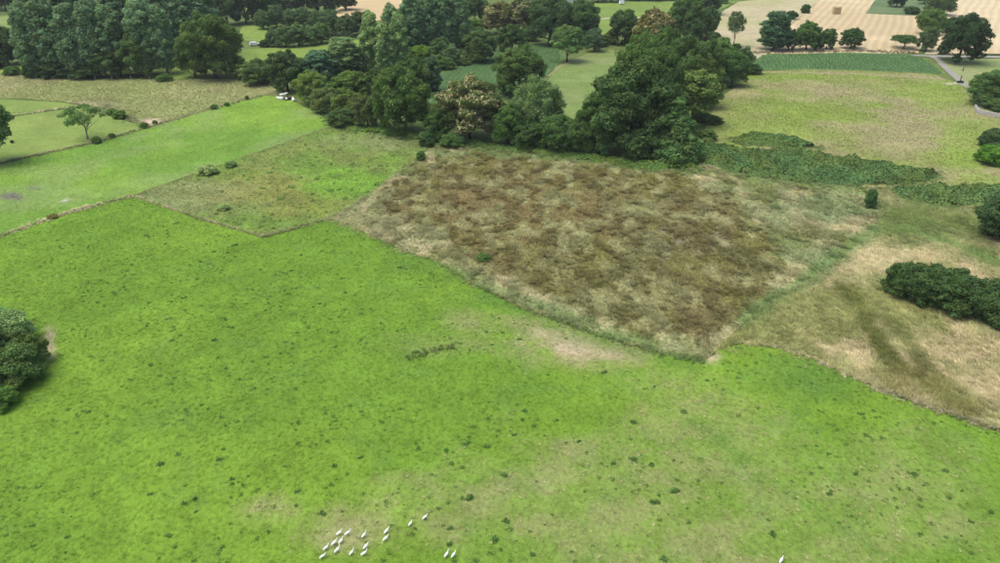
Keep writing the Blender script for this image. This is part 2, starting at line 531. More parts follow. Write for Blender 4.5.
def field(name, pix, cfun, mat, layer, step, jit=0.5, kind='structure', label=None):
    poly = densify([P(*q) for q in pix], step * 1.0, jit)
    pa = np.array(poly)
    x0, y0 = pa.min(0); x1, y1 = pa.max(0)
    gx, gy = np.meshgrid(np.arange(x0, x1, step), np.arange(y0, y1, step))
    gx = (gx + rng.uniform(-.2, .2, gx.shape) * step).ravel(); gy = (gy + rng.uniform(-.2, .2, gy.shape) * step).ravel()
    k = inpoly(gx, gy, poly)
    gx, gy = gx[k], gy[k]
    k = dpolyline(gx, gy, poly + [poly[0]]) > step * 0.45
    gx, gy = gx[k], gy[k]
    nb = len(poly)
    vin = [Vector((float(a), float(b))) for a, b in poly] + [Vector((float(a), float(b))) for a, b in zip(gx, gy)]
    ov, oe, of, *_ = delaunay_2d_cdt(vin, [(i, (i + 1) % nb) for i in range(nb)], [], 1, 1e-4, False)
    vx = np.array([v[0] for v in ov]); vy = np.array([v[1] for v in ov])
    F = np.array([f[:3] for f in of if len(f) == 3])
    F = F[inpoly(vx[F].mean(1), vy[F].mean(1), [tuple(q) for q in poly])]
    a = (vx[F[:, 1]] - vx[F[:, 0]]) * (vy[F[:, 2]] - vy[F[:, 0]]) - (vx[F[:, 2]] - vx[F[:, 0]]) * (vy[F[:, 1]] - vy[F[:, 0]])
    F[a < 0] = F[a < 0][:, ::-1]
    V = np.stack([vx, vy, terr(vx, vy) + 0.015 * layer], 1)
    o = link(name, mesh_np(name, V, F, mat, cfun(vx, vy), smooth=True))
    tag(o, label, None, None, kind)
    FIELDS[name] = (poly, cfun)
    return o


M_past = mat_field('pasture_grass', 1.0, 0.26, 0.12, (math.radians(35), 0.6))
M_rough = mat_field('rough_grass', 0.8, 0.42, 0.25, (math.radians(60), 0.7), 0.5)
M_mead = mat_field('meadow_grass', 0.7, 0.22, 0.08, None, .2)
M_strip = mat_field('strip_grass', 0.7, 0.26, 0.08, (math.radians(35), 0.6), .15)
M_far = mat_field('far_grass', 0.45, 0.25, 0.1)
def rowang(a, b):
    (x1, y1), (x2, y2) = P(*a), P(*b)
    return math.pi / 2 - math.atan2(y2 - y1, x2 - x1)


M_stub = mat_field('stubble', 0.4, 0.10, 0.0, None, 0.1, (rowang((815, 50), (852, 5)), 3.6, 0.085))
M_stub2 = mat_field('stubble_long', 0.4, 0.10, 0.0, None, 0.1, (rowang((962, 50), (985, 2)), 4.0, 0.085))
M_crop = mat_field('crop_rows', 0.5, 0.3, 0.0, None, 0.4, (math.radians(10), 2.0, 0.15))
M_base = mat_field('woodland_floor', 0.5, 0.35, 0.1)

# base sheet to the horizon
ax = np.concatenate([np.linspace(-4000, -500, 15), np.linspace(-480, 480, 121), np.linspace(500, 4000, 15)])
ay = np.concatenate([np.linspace(-2500, -60, 12), np.linspace(-40, 800, 106), np.linspace(830, 6000, 15)])
GX, GY = np.meshgrid(ax, ay)
nx, ny = len(ax), len(ay)
idx = np.arange(nx * ny).reshape(ny, nx)
Fq = np.stack([idx[:-1, :-1].ravel(), idx[:-1, 1:].ravel(), idx[1:, 1:].ravel(), idx[1:, :-1].ravel()], 1)
c_base = c_two((0.075, 0.115, 0.03), (0.11, 0.145, 0.04), 30, 111, .4)
Vb = np.stack([GX.ravel(), GY.ravel(), terr(GX, GY).ravel() - 0.06], 1)
tag(link('ground', mesh_np('ground', Vb, Fq, M_base, c_base(Vb[:, 0], Vb[:, 1]), True)), kind='structure')

field('pasture_field', [(-300, 342), (-60, 262), (0, 240), (75, 214), (133, 198), (140, 199), (200, 219), (262, 237), (300, 226), (328, 218),
      (350, 224), (400, 249), (440, 262), (470, 283), (520, 306), (560, 321), (610, 338), (660, 352), (700, 361), (716, 354), (728, 346),
      (745, 343), (775, 346), (810, 357), (850, 376), (880, 390), (940, 412), (1000, 432), (1250, 520), (1300, 760), (500, 900), (-400, 760)],
      c_pasture, M_past, 1, 0.9, .9)
field('strip_field', [(-300, 340), (0, 238), (75, 212), (133, 196), (200, 172), (330, 127), (322, 116), (300, 104), (285, 97), (262, 94), (200, 110),
      (150, 125), (95, 142), (40, 155), (0, 165), (-200, 222)], c_strip, M_strip, 2, 1.3)
field('weedy_field', [(133, 197), (200, 218), (262, 236), (328, 217), (372, 192), (424, 153), (432, 138), (400, 132), (335, 125), (328, 127), (200, 172)],
      c_weedy, M_rough, 3, 1.0)
field('sedge_meadow', [(328, 217), (372, 192), (424, 153), (445, 142), (480, 142), (520, 146), (600, 157), (680, 164), (760, 172), (860, 184), (890, 205), (878, 228),
      (840, 258), (790, 290), (750, 318), (716, 350), (704, 361), (660, 352), (610, 338), (560, 321), (520, 306), (470, 283), (440, 263), (400, 249), (350, 224)],
      c_sedge, M_rough, 4, 0.8)
field('hay_meadow', [(890, 205), (860, 184), (940, 196), (1000, 206), (1300, 270), (1300, 540), (1250, 520), (1000, 432), (940, 412), (880, 390), (850, 376), (810, 357),
      (775, 346), (745, 342), (728, 346), (716, 350), (750, 318), (790, 290), (840, 258), (878, 228)], c_hay, M_rough, 5, 0.8)
field('upper_meadow', [(690, 168), (705, 130), (718, 100), (735, 88), (752, 72), (800, 69), (930, 73), (962, 84), (975, 106), (978, 113), (1000, 118), (1250, 150),
      (1300, 275), (1000, 208), (940, 198), (860, 186), (760, 174)], c_upper, M_mead, 6, 1.6)
field('dry_meadow', [(-200, 70), (0, 73), (60, 76), (150, 79), (250, 79), (275, 84), (285, 97), (262, 95), (200, 110), (150, 125), (128, 114), (100, 106), (60, 101), (20, 98), (0, 98), (-200, 95)],
      c_drym, M_mead, 1, 2.0)
c_padd = c_two((0.180, 0.245, 0.058), (0.15, 0.215, 0.05), 15, 131)
field('paddock', [(-100, 99), (0, 99), (20, 100), (60, 102), (78, 105), (40, 112), (0, 118), (-100, 135)], c_padd, M_far, 2, 1.8)
field('paddock', [(-200, 170), (0, 120), (40, 113), (80, 107), (112, 116), (148, 126), (95, 141), (40, 154), (0, 163), (-200, 216)], c_padd, M_far, 3, 1.8)
c_grass_far = c_two((0.165, 0.235, 0.045), (0.14, 0.205, 0.045), 20, 141)
field('grass_field', [(230, 72), (238, 50), (300, 46), (335, 44), (350, 40), (372, 40), (370, 62), (330, 66), (280, 74)], c_grass_far, M_far, 2, 3)
field('grass_field', [(236, 40), (243, 26), (262, 26), (270, 33), (262, 42)], c_grass_far, M_far, 2, 4)
field('grass_field', [(560, 20), (572, 9), (582, 4), (620, 2), (700, 0), (740, 0), (700, 18), (615, 38), (600, 44), (590, 24)], c_grass_far, M_far, 2, 4)
field('grass_field', [(-60, 30), (0, 16), (26, 13), (26, 25), (0, 32)], c_two((0.2, 0.23, 0.08), (.16, .22, .06), 20, 145), M_far, 2, 4)
field('grass_field', [(156, 80), (170, 66), (188, 62), (196, 79)], c_grass_far, M_far, 2, 2.5)
field('grass_field', [(-40, 74), (0, 70), (20, 61), (36, 57), (34, 76)], c_grass_far, M_far, 3, 2.5)
field('lawn', [(536, 122), (546, 84), (556, 68), (590, 52), (614, 49), (616, 60), (604, 90), (584, 124)], c_two((0.14, 0.2, 0.055), (0.175, 0.22, 0.075), 14, 151), M_far, 2, 2)
c_cropc = c_two((0.075, 0.14, 0.05), (0.085, 0.16, 0.055), 18, 161)
field('crop_field', [(428, 108), (434, 80), (455, 66), (470, 58), (500, 48), (530, 44), (562, 48), (562, 60), (547, 76), (520, 96), (470, 106)], c_cropc, M_crop, 2, 2)
field('crop_field', [(750, 69), (756, 60), (762, 54), (840, 52), (915, 54), (930, 62), (944, 73), (850, 70)], c_cropc, M_crop, 3, 2.5)
field('stubble_field', [(770, 53), (785, 30), (820, 0), (850, -30), (1000, -45), (965, -30), (948, 0), (932, 30), (918, 53)], c_two((0.47, 0.38, 0.225), (0.40, 0.32, 0.18), 40, 171, .2), M_stub, 2, 6)
field('stubble_field', [(925, 54), (935, 30), (950, 0), (967, -30), (1200, -40), (1500, 54), (1000, 54)], c_two((0.48, 0.395, 0.24), (0.41, 0.33, 0.19), 40, 175, .2), M_stub2, 3, 6)
field('stubble_field', [(325, 16), (345, 3), (360, -12), (430, -12), (416, 2), (400, 16), (370, 21)], c_two((0.48, 0.37, 0.2), (0.43, 0.33, 0.18), 40, 177, .2), M_stub, 2, 6)
field('pale_meadow', [(700, 52), (716, 30), (722, 12), (738, 1), (800, -5), (840, -14), (820, 0), (785, 30), (765, 56), (740, 62)], c_two((0.36, 0.32, 0.19), (0.30, 0.29, 0.14), 25, 181), M_far, 3, 4)
field('fallow_patch', [(866, 13), (872, 4), (890, -20), (950, -25), (942, 5), (922, 16)], c_two((0.09, 0.14, 0.06), (0.12, 0.16, 0.07), 12, 185), M_far, 4, 4)
field('verge_field', [(938, 60), (1000, 58), (1200, 60), (1250, 112), (1000, 118), (978, 113), (966, 88)], c_two((0.21, 0.24, 0.1), (.18, .23, .08), 12, 187), M_far, 2, 2.5)


def ribbon(name, pix, width, rgb, layer, mat=None):
    pts = [np.array(P(*q)) for q in pix]
    path = []
    for a, b in zip(pts[:-1], pts[1:]):
        k = max(2, int(np.hypot(*(b - a)) / 2.0))
        path += [a + (b - a) * j / k for j in range(k)]
    path.append(pts[-1]); path = np.array(path)
    for _ in range(4):
        path[1:-1] = (path[:-2] + 2 * path[1:-1] + path[2:]) / 4
    t = np.gradient(path, axis=0); t /= np.hypot(t[:, 0], t[:, 1])[:, None]
    nr = np.stack([-t[:, 1], t[:, 0]], 1)
    V = []; n = len(path)
    for s in (-1, -.4, .4, 1):
        w = width / 2 * s * (1 + 0.3 * (rng.random(n) - .5))
        q = path + nr * w[:, None]
        V.append(np.stack([q[:, 0], q[:, 1], terr(q[:, 0], q[:, 1]) + 0.015 * layer], 1))
    V = np.concatenate(V); F = []
    for r in range(3):
        for i in range(n - 1):
            F.append((r * n + i, r * n + i + 1, (r + 1) * n + i + 1, (r + 1) * n + i))
    F = np.array(F)
    a, b, c = V[F[0, 0]], V[F[0, 1]], V[F[0, 2]]
    if np.cross(b - a, c - a)[2] < 0: F = F[:, ::-1]
    o = link(name, mesh_np(name, V, F, mat or M_far, np.broadcast_to(np.array(rgb), (len(V), 3)), True))
    return tag(o, kind='structure')


ribbon('farm_track', [(912, 55.5), (926, 55), (936, 57), (945, 66), (955, 75), (966, 86)], 2.6, (0.25, 0.24, 0.2), 8)
ribbon('lane', [(930, 56), (960, 56.5), (1000, 57), (1100, 58)], 3.2, (0.28, 0.27, 0.23), 9)
ribbon('farm_track', [(960, 82), (952, 84.5), (944, 83.5)], 2.0, (0.42, 0.38, 0.3), 10)
ribbon('field_path', [(655, 17), (640, 17.5), (615, 18), (596, 19)], 3.0, (0.40, 0.35, 0.24), 8)
ribbon('field_path', [(600, 52), (575, 60), (560, 68), (548, 78)], 1.0, (0.21, 0.2, 0.1), 8)

# ---------------------------------------------------------------- trees
def rand_dirs(n):
    v = rng.normal(size=(n, 3)); return v / np.linalg.norm(v, axis=1)[:, None]


def leaves_mesh(name, pos, nrm, size, mat, var, aspect=0.62):
    """one diamond-shaped, slightly folded leaf spray per point"""
    n = len(pos)
    r = rand_dirs(n)
    a = np.cross(nrm, r); a /= np.linalg.norm(a, axis=1)[:, None] + 1e-9
    b = np.cross(nrm, a)
    s = size[:, None]
    p0 = pos - a * s; p2 = pos + a * s
    off = nrm * s * rng.uniform(-.25, .25, (n, 1))
    p1 = pos + b * s * aspect + off; p3 = pos - b * s * aspect + off
    V = np.stack([p0, p1, p2, p3], 1).reshape(-1, 3)
    F = np.arange(4 * n).reshape(n, 4)
    return mesh_np(name, V, F, mat, np.repeat(var, 4, axis=0))


def crown_points(lobes, leaf, cover=2.4, low=-0.55, keep_in=0.12):
    P_, N_, C_, S_ = [], [], [], []
    L = np.array(lobes)
    for i, (cx, cy, cz, rx, ry, rz) in enumerate(lobes):
        rm = (rx * ry * rz) ** (1 / 3)
        n = int(cover * 4 * math.pi * rm * rm / (leaf * leaf * 1.24 * 2))
        d = rand_dirs(n)
        d = d[(d[:, 2] > low) | (rng.random(n) < .25)]
        n = len(d)
        rr = rng.uniform(0.72, 1.0, n) ** 0.7 * (1 + 0.16 * rng.normal(size=n))
        p = np.array([cx, cy, cz]) + d * rr[:, None] * np.array([rx, ry, rz])
        ins = np.zeros(n, bool)
        near = np.where((np.abs(L[:, :3] - L[i, :3]) < (L[:, 3:] + L[i, 3:]) * 1.05).all(1))[0]
        for j in near:
            if j == i: continue
            q = (p - L[j, :3]) / L[j, 3:]
            ins |= (q * q).sum(1) < 0.62
        k = ~ins | (rng.random(n) < keep_in)
        p, d = p[k], d[k]
        nn = d / np.array([rx, ry, rz]) * rm + 0.42 * rng.normal(size=p.shape) + np.array([0, 0, .15])
        nn /= np.linalg.norm(nn, axis=1)[:, None]
        lv = rng.normal(1.0, 0.15); hue = rng.normal(0, 0.05)
        v = lv * rng.normal(1, 0.16, len(p)).clip(.5, 1.6)
        hh = hue + rng.normal(0, 0.06, len(p))
        P_.append(p); N_.append(nn); C_.append(np.stack([v * (1 + hh), v, v * (1 - hh)], 1)); S_.append(leaf * rng.uniform(.6, 1.25, len(p)))
    return np.concatenate(P_), np.concatenate(N_), np.concatenate(C_), np.concatenate(S_)


def sub(lobes, k=8, f=.46, seed=0, inner=6):
    """break every bough into smaller leaf clumps"""
    r = np.random.default_rng(seed + 1000); out = []
    for (x, y, z, a, b, c) in lobes:
        out.append((x, y, z, a * .72, b * .72, c * .72))
        for i in range(k):
            d = r.normal(size=3); d[2] = d[2] * .8 + .35; d /= np.linalg.norm(d)
            g = f * r.uniform(.65, 1.25); q = r.uniform(.6, .85)
            out.append((x + d[0] * a * q, y + d[1] * b * q, z + d[2] * c * q, a * g, b * g, c * g * .85))
    return out


def lobes_round(H, W, z0, n, rl, flat=1.0, seed=0, top=1.0, inner=0.35):
    """boughs spread over a dome from z0 to H"""
    r = np.random.default_rng(seed)
    R = W / 2; hz = (H - z0) / 2; zc = z0 + hz
    out = []
    for i in range(n):
        t = (i + .5) / n
        z = 1 - 1.95 * t; ph = i * 2.39996 + r.uniform(-.5, .5)
        q = math.sqrt(max(0, 1 - z * z)) if z > -.3 else math.sqrt(1 - .09) * (1.0 - 0.2 * (-z - .3))
        s = rl * r.uniform(.65, 1.3)
        f = r.uniform(.7, 1.12)
        out.append(((R - s * .75) * q * math.cos(ph) * f, (R - s * .75) * q * math.sin(ph) * f, zc + (hz - s * .7) * z * r.uniform(.85, 1.05), s, s, s * r.uniform(.8, 1.1) * flat))
    for i in range(max(3, int(n * inner * .4))):
        s = R * .45
        out.append((r.uniform(-.35, .35) * R, r.uniform(-.35, .35) * R, zc + r.uniform(-.35, .35) * hz, s, s, s * .9))
    return out


def lobes_cone(H, W, z0, n, seed=0, power=1.0, upsweep=1.0):
    r = np.random.default_rng(seed); out = []
    for i in range(n):
        t = ((i + .5) / n) ** .8
        z = z0 + (H - z0) * t
        w = W / 2 * ((1 - t) ** power) * min(1, .55 + t * 4)
        ph = i * 2.39996 + r.uniform(-.4, .4); s = max(W * .07, w * .42) * r.uniform(.8, 1.2)
        f = r.uniform(.6, 1.0)
        out.append(((w - s * .6) * f * math.cos(ph), (w - s * .6) * f * math.sin(ph), z - s * .3, s, s, s * upsweep))
    for i in range(6):
        t = i / 6; out.append((0, 0, z0 + (H - z0) * t * .85, W * .3 * (1 - t) ** power + .3, W * .3 * (1 - t) ** power + .3, (H - z0) * .14))
    return out


def lobes_col(H, W, z0, n, seed=0):
    """poplar: tall body of upswept plumes"""
    r = np.random.default_rng(seed); out = []
    for i in range(n):
        t = ((i + .5) / n)
        prof = math.sqrt(max(.03, 1 - ((t - .42) / .62) ** 2))
        z = z0 + (H - z0) * (.04 + .9 * t); ph = i * 2.39996 + r.uniform(-.4, .4)
        s = W * r.uniform(.14, .23); f = r.uniform(.6, 1.05)
        out.append(((W / 2 * prof - s * .7) * f * math.cos(ph), (W / 2 * prof - s * .7) * f * math.sin(ph), z, s, s, s * r.uniform(1.0, 1.6)))
    for i in range(6):
        out.append((0, 0, z0 + (H - z0) * (.12 + .75 * i / 5), W * .26, W * .26, (H - z0) * .12))
    return out


def trunk_mesh(name, H, r0, lobes, mat, seed=0, nl=9, fork=.35, bend=.04):
    r = np.random.default_rng(seed); b = MB()
    top = H * .82; pts = []; rad = []
    ox, oy = 0, 0
    for k in range(8):
        t = k / 7
        pts.append((ox, oy, -0.3 + (top + .3) * t)); rad.append(r0 * (1.35 if k == 0 else 1) * (1 - .88 * t))
        ox += r.uniform(-1, 1) * H * bend * .4; oy += r.uniform(-1, 1) * H * bend * .4
    b.tube(pts, rad, 8)
    sel = [lobes[i] for i in r.permutation(len(lobes))[:nl]]
    for lb in sel:
        e = np.array(lb[:3]); h = max(H * .08, min(e[2] * r.uniform(.35, .7), top * .8))
        k = h / top * 7; i = int(min(6, k)); base = np.array(pts[i]) * (1 - (k - i)) + np.array(pts[i + 1]) * (k - i)
        mid = base * .5 + e * .5 + np.array([0, 0, -.04 * H * r.random()])
        rr = r0 * .42 * (1 - .6 * h / top)
        b.tube([base, mid, e], [rr, rr * .6, rr * .15], 5)
    return b.mesh(name, mat, True)


PROTO = {}


def proto(kind, H, W, lobes, leaf, mat, bark, r0, cover=2.4, low=-.55, nl=9, aspect=.62, extra=None):
    full = lobes
    if kind[:4] in ('oak0', 'oak1', 'oak2', 'oak3', 'popl', 'chest'[:4], 'will', 'ash0', 'cone', 'shru', 'spir'): full = sub(lobes, 7, .46, len(kind) + len(PROTO))
    p, n, c, s = crown_points(full, leaf, cover, low)
    me = leaves_mesh(kind + '_crown', p, n, s, mat, c, aspect)
    tr = trunk_mesh(kind + '_trunk', H, r0, lobes, bark, len(PROTO), nl)
    ex = None
    if extra: ex = extra(full)
    PROTO.setdefault(kind.rstrip('0123456789'), []).append((H, W, tr, me, ex))


L_oak = mat_leaf('oak_leaves', (0.122, 0.180, 0.054))
L_pop = mat_leaf('poplar_leaves', (0.155, 0.230, 0.112), .3)
L_wil = mat_leaf('willow_leaves', (0.155, 0.215, 0.082), .3)
L_che = mat_leaf('chestnut_leaves', (0.120, 0.170, 0.048))
L_bush = mat_leaf('shrub_leaves', (0.130, 0.195, 0.064))
M_catkin = mat_leaf('chestnut_catkins', (0.44, 0.38, 0.20), .2, .8, .1)


def catkins(lobes):
    P_, N_, C_, S_ = [], [], [], []
    p, n, c, s = crown_points([(a, b, cc, d * 1.06, e * 1.06, f * 1.06) for a, b, cc, d, e, f in lobes], .30, 1.9, -0.1, 0.0)
    k = (fbm(p[:, 0] * 1.0, p[:, 1] + p[:, 2], 1.6, 3, 99) > .40)
    return leaves_mesh('catkins', p[k], n[k], s[k], M_catkin, c[k], .35)


for i in range(4):
    proto('oak%d' % i, 14, 13, lobes_round(14, 13, .6, 36 + 3 * i, 1.65, 1.0, 10 + i), .25, L_oak, M_bark, .42)
for i in range(3):
    proto('poplar%d' % i, 24, 8, lobes_col(24, 8, 2.0, 46 + 5 * i, 20 + i), .28, L_pop, M_bark_pale, .35, low=-.8)
for i in range(2):
    proto('spire%d' % i, 18, 6, lobes_col(18, 6, .6, 34, 30 + i), .26, L_pop, M_bark, .28, low=-.8)
for i in range(2):
    proto('chestnut%d' % i, 14, 12, lobes_round(14, 12, .8, 48, 1.6, .9, 40 + i), .27, L_che, M_bark, .45, extra=catkins)
for i in range(2):
    proto('willow%d' % i, 12, 11, lobes_round(12, 11, .4, 36, 1.6, 1.0, 50 + i), .21, L_wil, M_bark, .35, aspect=.4, cover=2.8)
proto('ash0', 13, 8, lobes_round(13, 8, 3.0, 26, 1.6, 1.1, 60), .24, L_wil, M_bark, .28)
for i in range(2):
    proto('cone%d' % i, 13, 11, lobes_cone(13, 11, .4, 70, 70 + i, .8), .25, L_oak, M_bark, .32)
proto('birch0', 12, 5, lobes_round(12, 5, 4.6, 16, 1.0, 1.2, 80), .2, L_wil, M_bark, .16)
for i in range(4):
    proto('shrub%d' % i, 4, 5, lobes_round(4, 5, -.3, 24, .85, .85, 90 + i), .11, L_bush, M_bark, .09, nl=6, cover=2.6)
proto('sparse0', 9, 9, [l for l in lobes_round(9, 9, 3.2, 20, 1.1, .75, 97, inner=0) if True][:18], .22, L_wil, M_bark_pale, .22, cover=1.7, nl=14)
proto('umbrella0', 7, 9, [l for l in lobes_round(7, 9, 2.6, 24, 1.15, .6, 98, inner=.2)], .22, L_oak, M_bark, .25, nl=14)
proto('sapling0', 4, 2.2, lobes_col(4, 2.2, .3, 16, 99), .12, L_bush, M_bark, .05, low=-.8, nl=4)

NAMES = {'oak': 'oak_tree', 'poplar': 'poplar_tree', 'spire': 'poplar_tree', 'chestnut': 'chestnut_tree', 'willow': 'willow_tree', 'ash': 'ash_tree',
         'cone': 'conical_tree', 'birch': 'birch_tree', 'shrub': 'shrub', 'sparse': 'young_tree', 'umbrella': 'thorn_tree', 'sapling': 'sapling'}
CATS = {'shrub': 'shrub', 'sapling': 'shrub'}


def solve_h(x, y, py_top):
    u = 281.5 - py_top
    d1, d2 = CP * FPX + SP * u, -SP * FPX + CP * u
    return HC + y / d1 * d2


_cnt = {}


def tree(kind, px, base, top, wpx, label, tint=(1, 1, 1), group=None, name=None, cat=None):
    x, y = P(px, base)
    z0 = float(terr(x, y)) - 0.05
    if kind in ('oak', 'willow', 'chestnut') and base - top < wpx * 1.15 and base < 150:
        top -= .13 * (base - top)
    else:
        wpx = wpx * (1.25 if kind == 'poplar' else 1.08)
    W0 = wpx * (y * CP + HC * SP) / FPX
    # crown stands behind its front edge: the base spot given is the near foot of the crown
    y2 = y + W0 * (.22 if kind != 'poplar' else .1)
    x2 = x * y2 / y
    h = max(.8, solve_h(x2, y2, top) - z0)
    W = wpx * (y2 * CP + (HC - h * .5) * SP) / FPX
    k = _cnt.get(kind, 0); _cnt[kind] = k + 1
    H0, Wd, tr, me, ex = PROTO[kind][k % len(PROTO[kind])]
    e = empty(name or NAMES[kind], (x2, y2, z0), random.uniform(0, 6.283))
    s = (W / Wd * 1.03, W / Wd * 1.03 * random.uniform(.92, 1.08), h / H0)
    e.scale = s
    tag(e, label, cat or CATS.get(kind, 'tree'), group)
    link('trunk', tr, e)
    c = link('crown', me, e)
    j = random.uniform(.93, 1.07)
    c.color = (tint[0] * j, tint[1] * j, tint[2] * j, 1)
    if ex:
        b = link('catkins', ex, c); b.color = (1, 1, 1, 1)
    return e


DARK = (.72, .75, .85); MID = (1, 1, 1); LITE = (1.35, 1.3, 1.15); YEL = (1.5, 1.35, .75); BLUE = (.85, 1.0, 1.25); GREY = (1.15, 1.1, 1.3); BROWN = (1.3, .9, .7)

# --- poplar stand, upper left
ORD = ['first', 'second', 'third', 'fourth', 'fifth', 'sixth', 'seventh', 'eighth', 'ninth', 'tenth']
G = 'poplar stand behind the dry meadow'
for i, (px, b, t, w) in enumerate([(38, 76, 2, 26), (58, 75, -6, 26), (80, 76, 4, 26), (100, 76, 0, 25), (120, 75, 6, 24), (150, 75, 0, 26), (168, 74, 4, 24)]):
    tree('poplar', px, b, t, w, 'tall grey green poplar, %s from the left in the front row above the dry meadow' % ORD[i], (1.15, 1.22, 1.18), G)
for i, (px, b, t, w) in enumerate([(48, 64, -16, 28), (70, 62, -22, 28), (94, 62, -18, 28), (118, 63, -24, 28), (142, 62, -20, 28), (166, 60, -22, 28), (190, 60, -18, 28), (208, 58, -20, 30)]):
    tree('poplar', px, b, t, w, 'tall poplar behind the front row of the stand, %s from the left' % ORD[i], (1.08, 1.15, 1.15), G)
tree('oak', 142, 77, 36, 40, 'dark bushy broadleaf tree in front of the poplars', (.85, .95, .9))
tree('oak', 112, 78, 52, 34, 'dark low tree at the foot of the poplars left of the bushy tree', (.7, .8, .8))
tree('shrub', 60, 77, 60, 36, 'wide dark shrub under the poplars, left part', (.5, .6, .6))
tree('shrub', 34, 77, 64, 20, 'dark shrub at the left foot of the poplar stand', (.6, .75, .7))
tree('shrub', 88, 78, 63, 30, 'dark shrub under the middle poplars', (.5, .6, .6))
tree('shrub', 165, 81, 74, 16, 'low green shrub between the poplars and the big oak', (.8, 1, .7))
tree('oak', 6, 66, 24, 30, 'dark tree at the left edge below the small far field', (.7, .78, .85))
tree('oak', 24, 62, 26, 24, 'dark tree between the left edge and the poplar stand', (.65, .75, .8))
tree('shrub', 2, 68, 54, 18, 'dark rounded shrub at the left edge above the dry meadow', (.6, .7, .8))
tree('shrub', 13, 75, 66, 14, 'small green shrub on the grass left of the poplars', (.8, 1, .8))
for i, (px, b, t, w) in enumerate([(-12, 10, -14, 26), (6, 11, -12, 22), (20, 11, -10, 20)]):
    tree('oak', px, b, t, w, 'far dark tree in the top left corner, %s from the left' % ORD[i], (.7, .78, 1), 'far wood in the top left corner')
tree('oak', 217, 81, 21, 60, 'large round dark oak right of the poplar stand', (.85, .95, .85))
tree('oak', 196, 79, 34, 32, 'smaller oak tucked against the left of the large round oak', (.8, .88, .85))
# --- far dark wood along the top
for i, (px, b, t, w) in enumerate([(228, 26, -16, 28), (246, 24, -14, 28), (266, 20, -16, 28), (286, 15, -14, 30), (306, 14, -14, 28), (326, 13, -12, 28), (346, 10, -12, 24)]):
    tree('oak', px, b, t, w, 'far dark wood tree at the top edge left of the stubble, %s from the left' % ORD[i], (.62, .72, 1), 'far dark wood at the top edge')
for i, (px, b, t, w) in enumerate([(264, 30, 12, 19), (277, 28, 7, 20), (291, 28, 11, 19), (304, 28, 9, 21), (318, 33, 13, 19), (332, 36, 9, 22), (347, 38, 17, 20)]):
    tree('willow', px, b, t, w, 'mid green rounded tree below the far dark wood, %s from the left' % ORD[i], (.75, .88, .9), 'rounded trees below the far wood')
tree('oak', 363, 36, 14, 30, 'dark round tree left of the pale poplars', (.7, .8, .95))
for i, (px, w) in enumerate([(286, 22), (299, 25), (311, 22)]):
    tree('willow', px, 48 - i, 26 + (i != 1) * 2, w, 'green willow of the dome above the small bright field, %s from the left' % ORD[i], (.85, 1, .9), 'willow dome')
tree('willow', 275, 47, 31, 18, 'small bluish tree at the left end of the willow dome', (.7, .88, .95))
tree('willow', 322, 44, 25, 22, 'pale green tree right of the willow dome', (.9, 1, .85))
tree('shrub', 266, 47, 39, 12, 'dark shrub right of the parked white car', (.6, .8, .8))
# --- band between strip field and bright far field
tree('willow', 258, 86, 62, 34, 'pale willow bush right of the large round oak', (.85, .95, .8))
tree('oak', 288, 93, 54, 42, 'dark tree over the resting cattle', (.72, .8, .95))
tree('poplar', 320, 88, 50, 28, 'blue green upright tree behind the cattle tree', (.75, .95, 1.0))
tree('oak', 331, 82, 50, 20, 'dark narrow tree behind the blue green tree', (.65, .75, .85))
tree('poplar', 344, 72, 38, 30, 'pale green feathery tree beside the bright far field', (1.2, 1.25, .95))
tree('cone', 361, 72, 47, 16, 'small dark pointed tree left of the pale poplars', (.75, .85, 1.0))
tree('oak', 314, 105, 75, 34, 'olive tree with light clumps right of the cattle tree', (1.35, 1.35, 1.0))
tree('willow', 326, 114, 90, 32, 'pale olive willow at the corner of the strip field', (1.05, 1.0, .8))
tree('oak', 352, 100, 74, 40, 'green tree behind the pale olive willow', (1.2, 1.3, .9))
tree('oak', 350, 120, 93, 34, 'olive green tree behind the dark corner bush', (1.3, 1.25, .95))
tree('shrub', 343, 127, 108, 28, 'dark bush at the corner of the weedy field', (.75, .85, .8), name='shrub')
tree('oak', 368, 129, 98, 28, 'dull greyish tree left of the big front oak', (.9, .85, .95))
tree('oak', 402, 136, 74, 62, 'big round dark oak at the top of the weedy field', (.85, .98, .8))
tree('oak', 378, 100, 72, 28, 'dark tree behind the big front oak', (.75, .85, .8))
tree('oak', 412, 98, 61, 34, 'dark tree behind the big front oak, to its right', (.8, .9, .85))
tree('spire', 433, 92, 56, 16, 'narrow dark tree at the left end of the crop field', (.6, .75, .7))
# --- pale poplars, upper middle
G = 'pale upright poplars in the upper middle'
for i, (px, b, t, w, ti) in enumerate([(373, 70, 12, 21, (1.5, 1.5, 1.1)), (386, 72, 22, 20, (1.7, 1.65, 1.2)), (400, 70, 14, 21, (1.45, 1.45, 1.1)), (393, 58, 3, 20, (1.25, 1.3, 1.1))]):
    tree('spire', px, b, t, w, 'pale green upright poplar in the upper middle, %s from the left' % ORD[[0, 1, 3, 2][i]], ti, G)
for i, (px, b, t, w) in enumerate([(412, 54, -4, 22), (427, 52, -8, 22), (442, 50, -8, 22), (457, 48, -10, 22)]):
    tree('poplar', px, b, t, w, 'tall grey green poplar right of the pale upright poplars, %s from the left' % ORD[i], (1.1, 1.22, 1.1), 'grey green poplars in the upper middle')
tree('oak', 420, 64, 47, 24, 'small bright yellow green tree under the poplars', (1.5, 1.7, .8))
tree('willow', 441, 62, 40, 24, 'green tree under the right poplars', (.7, .88, .75))
tree('willow', 452, 66, 48, 20, 'bluish bushy tree left of the dark round tree', (.75, .9, .95))
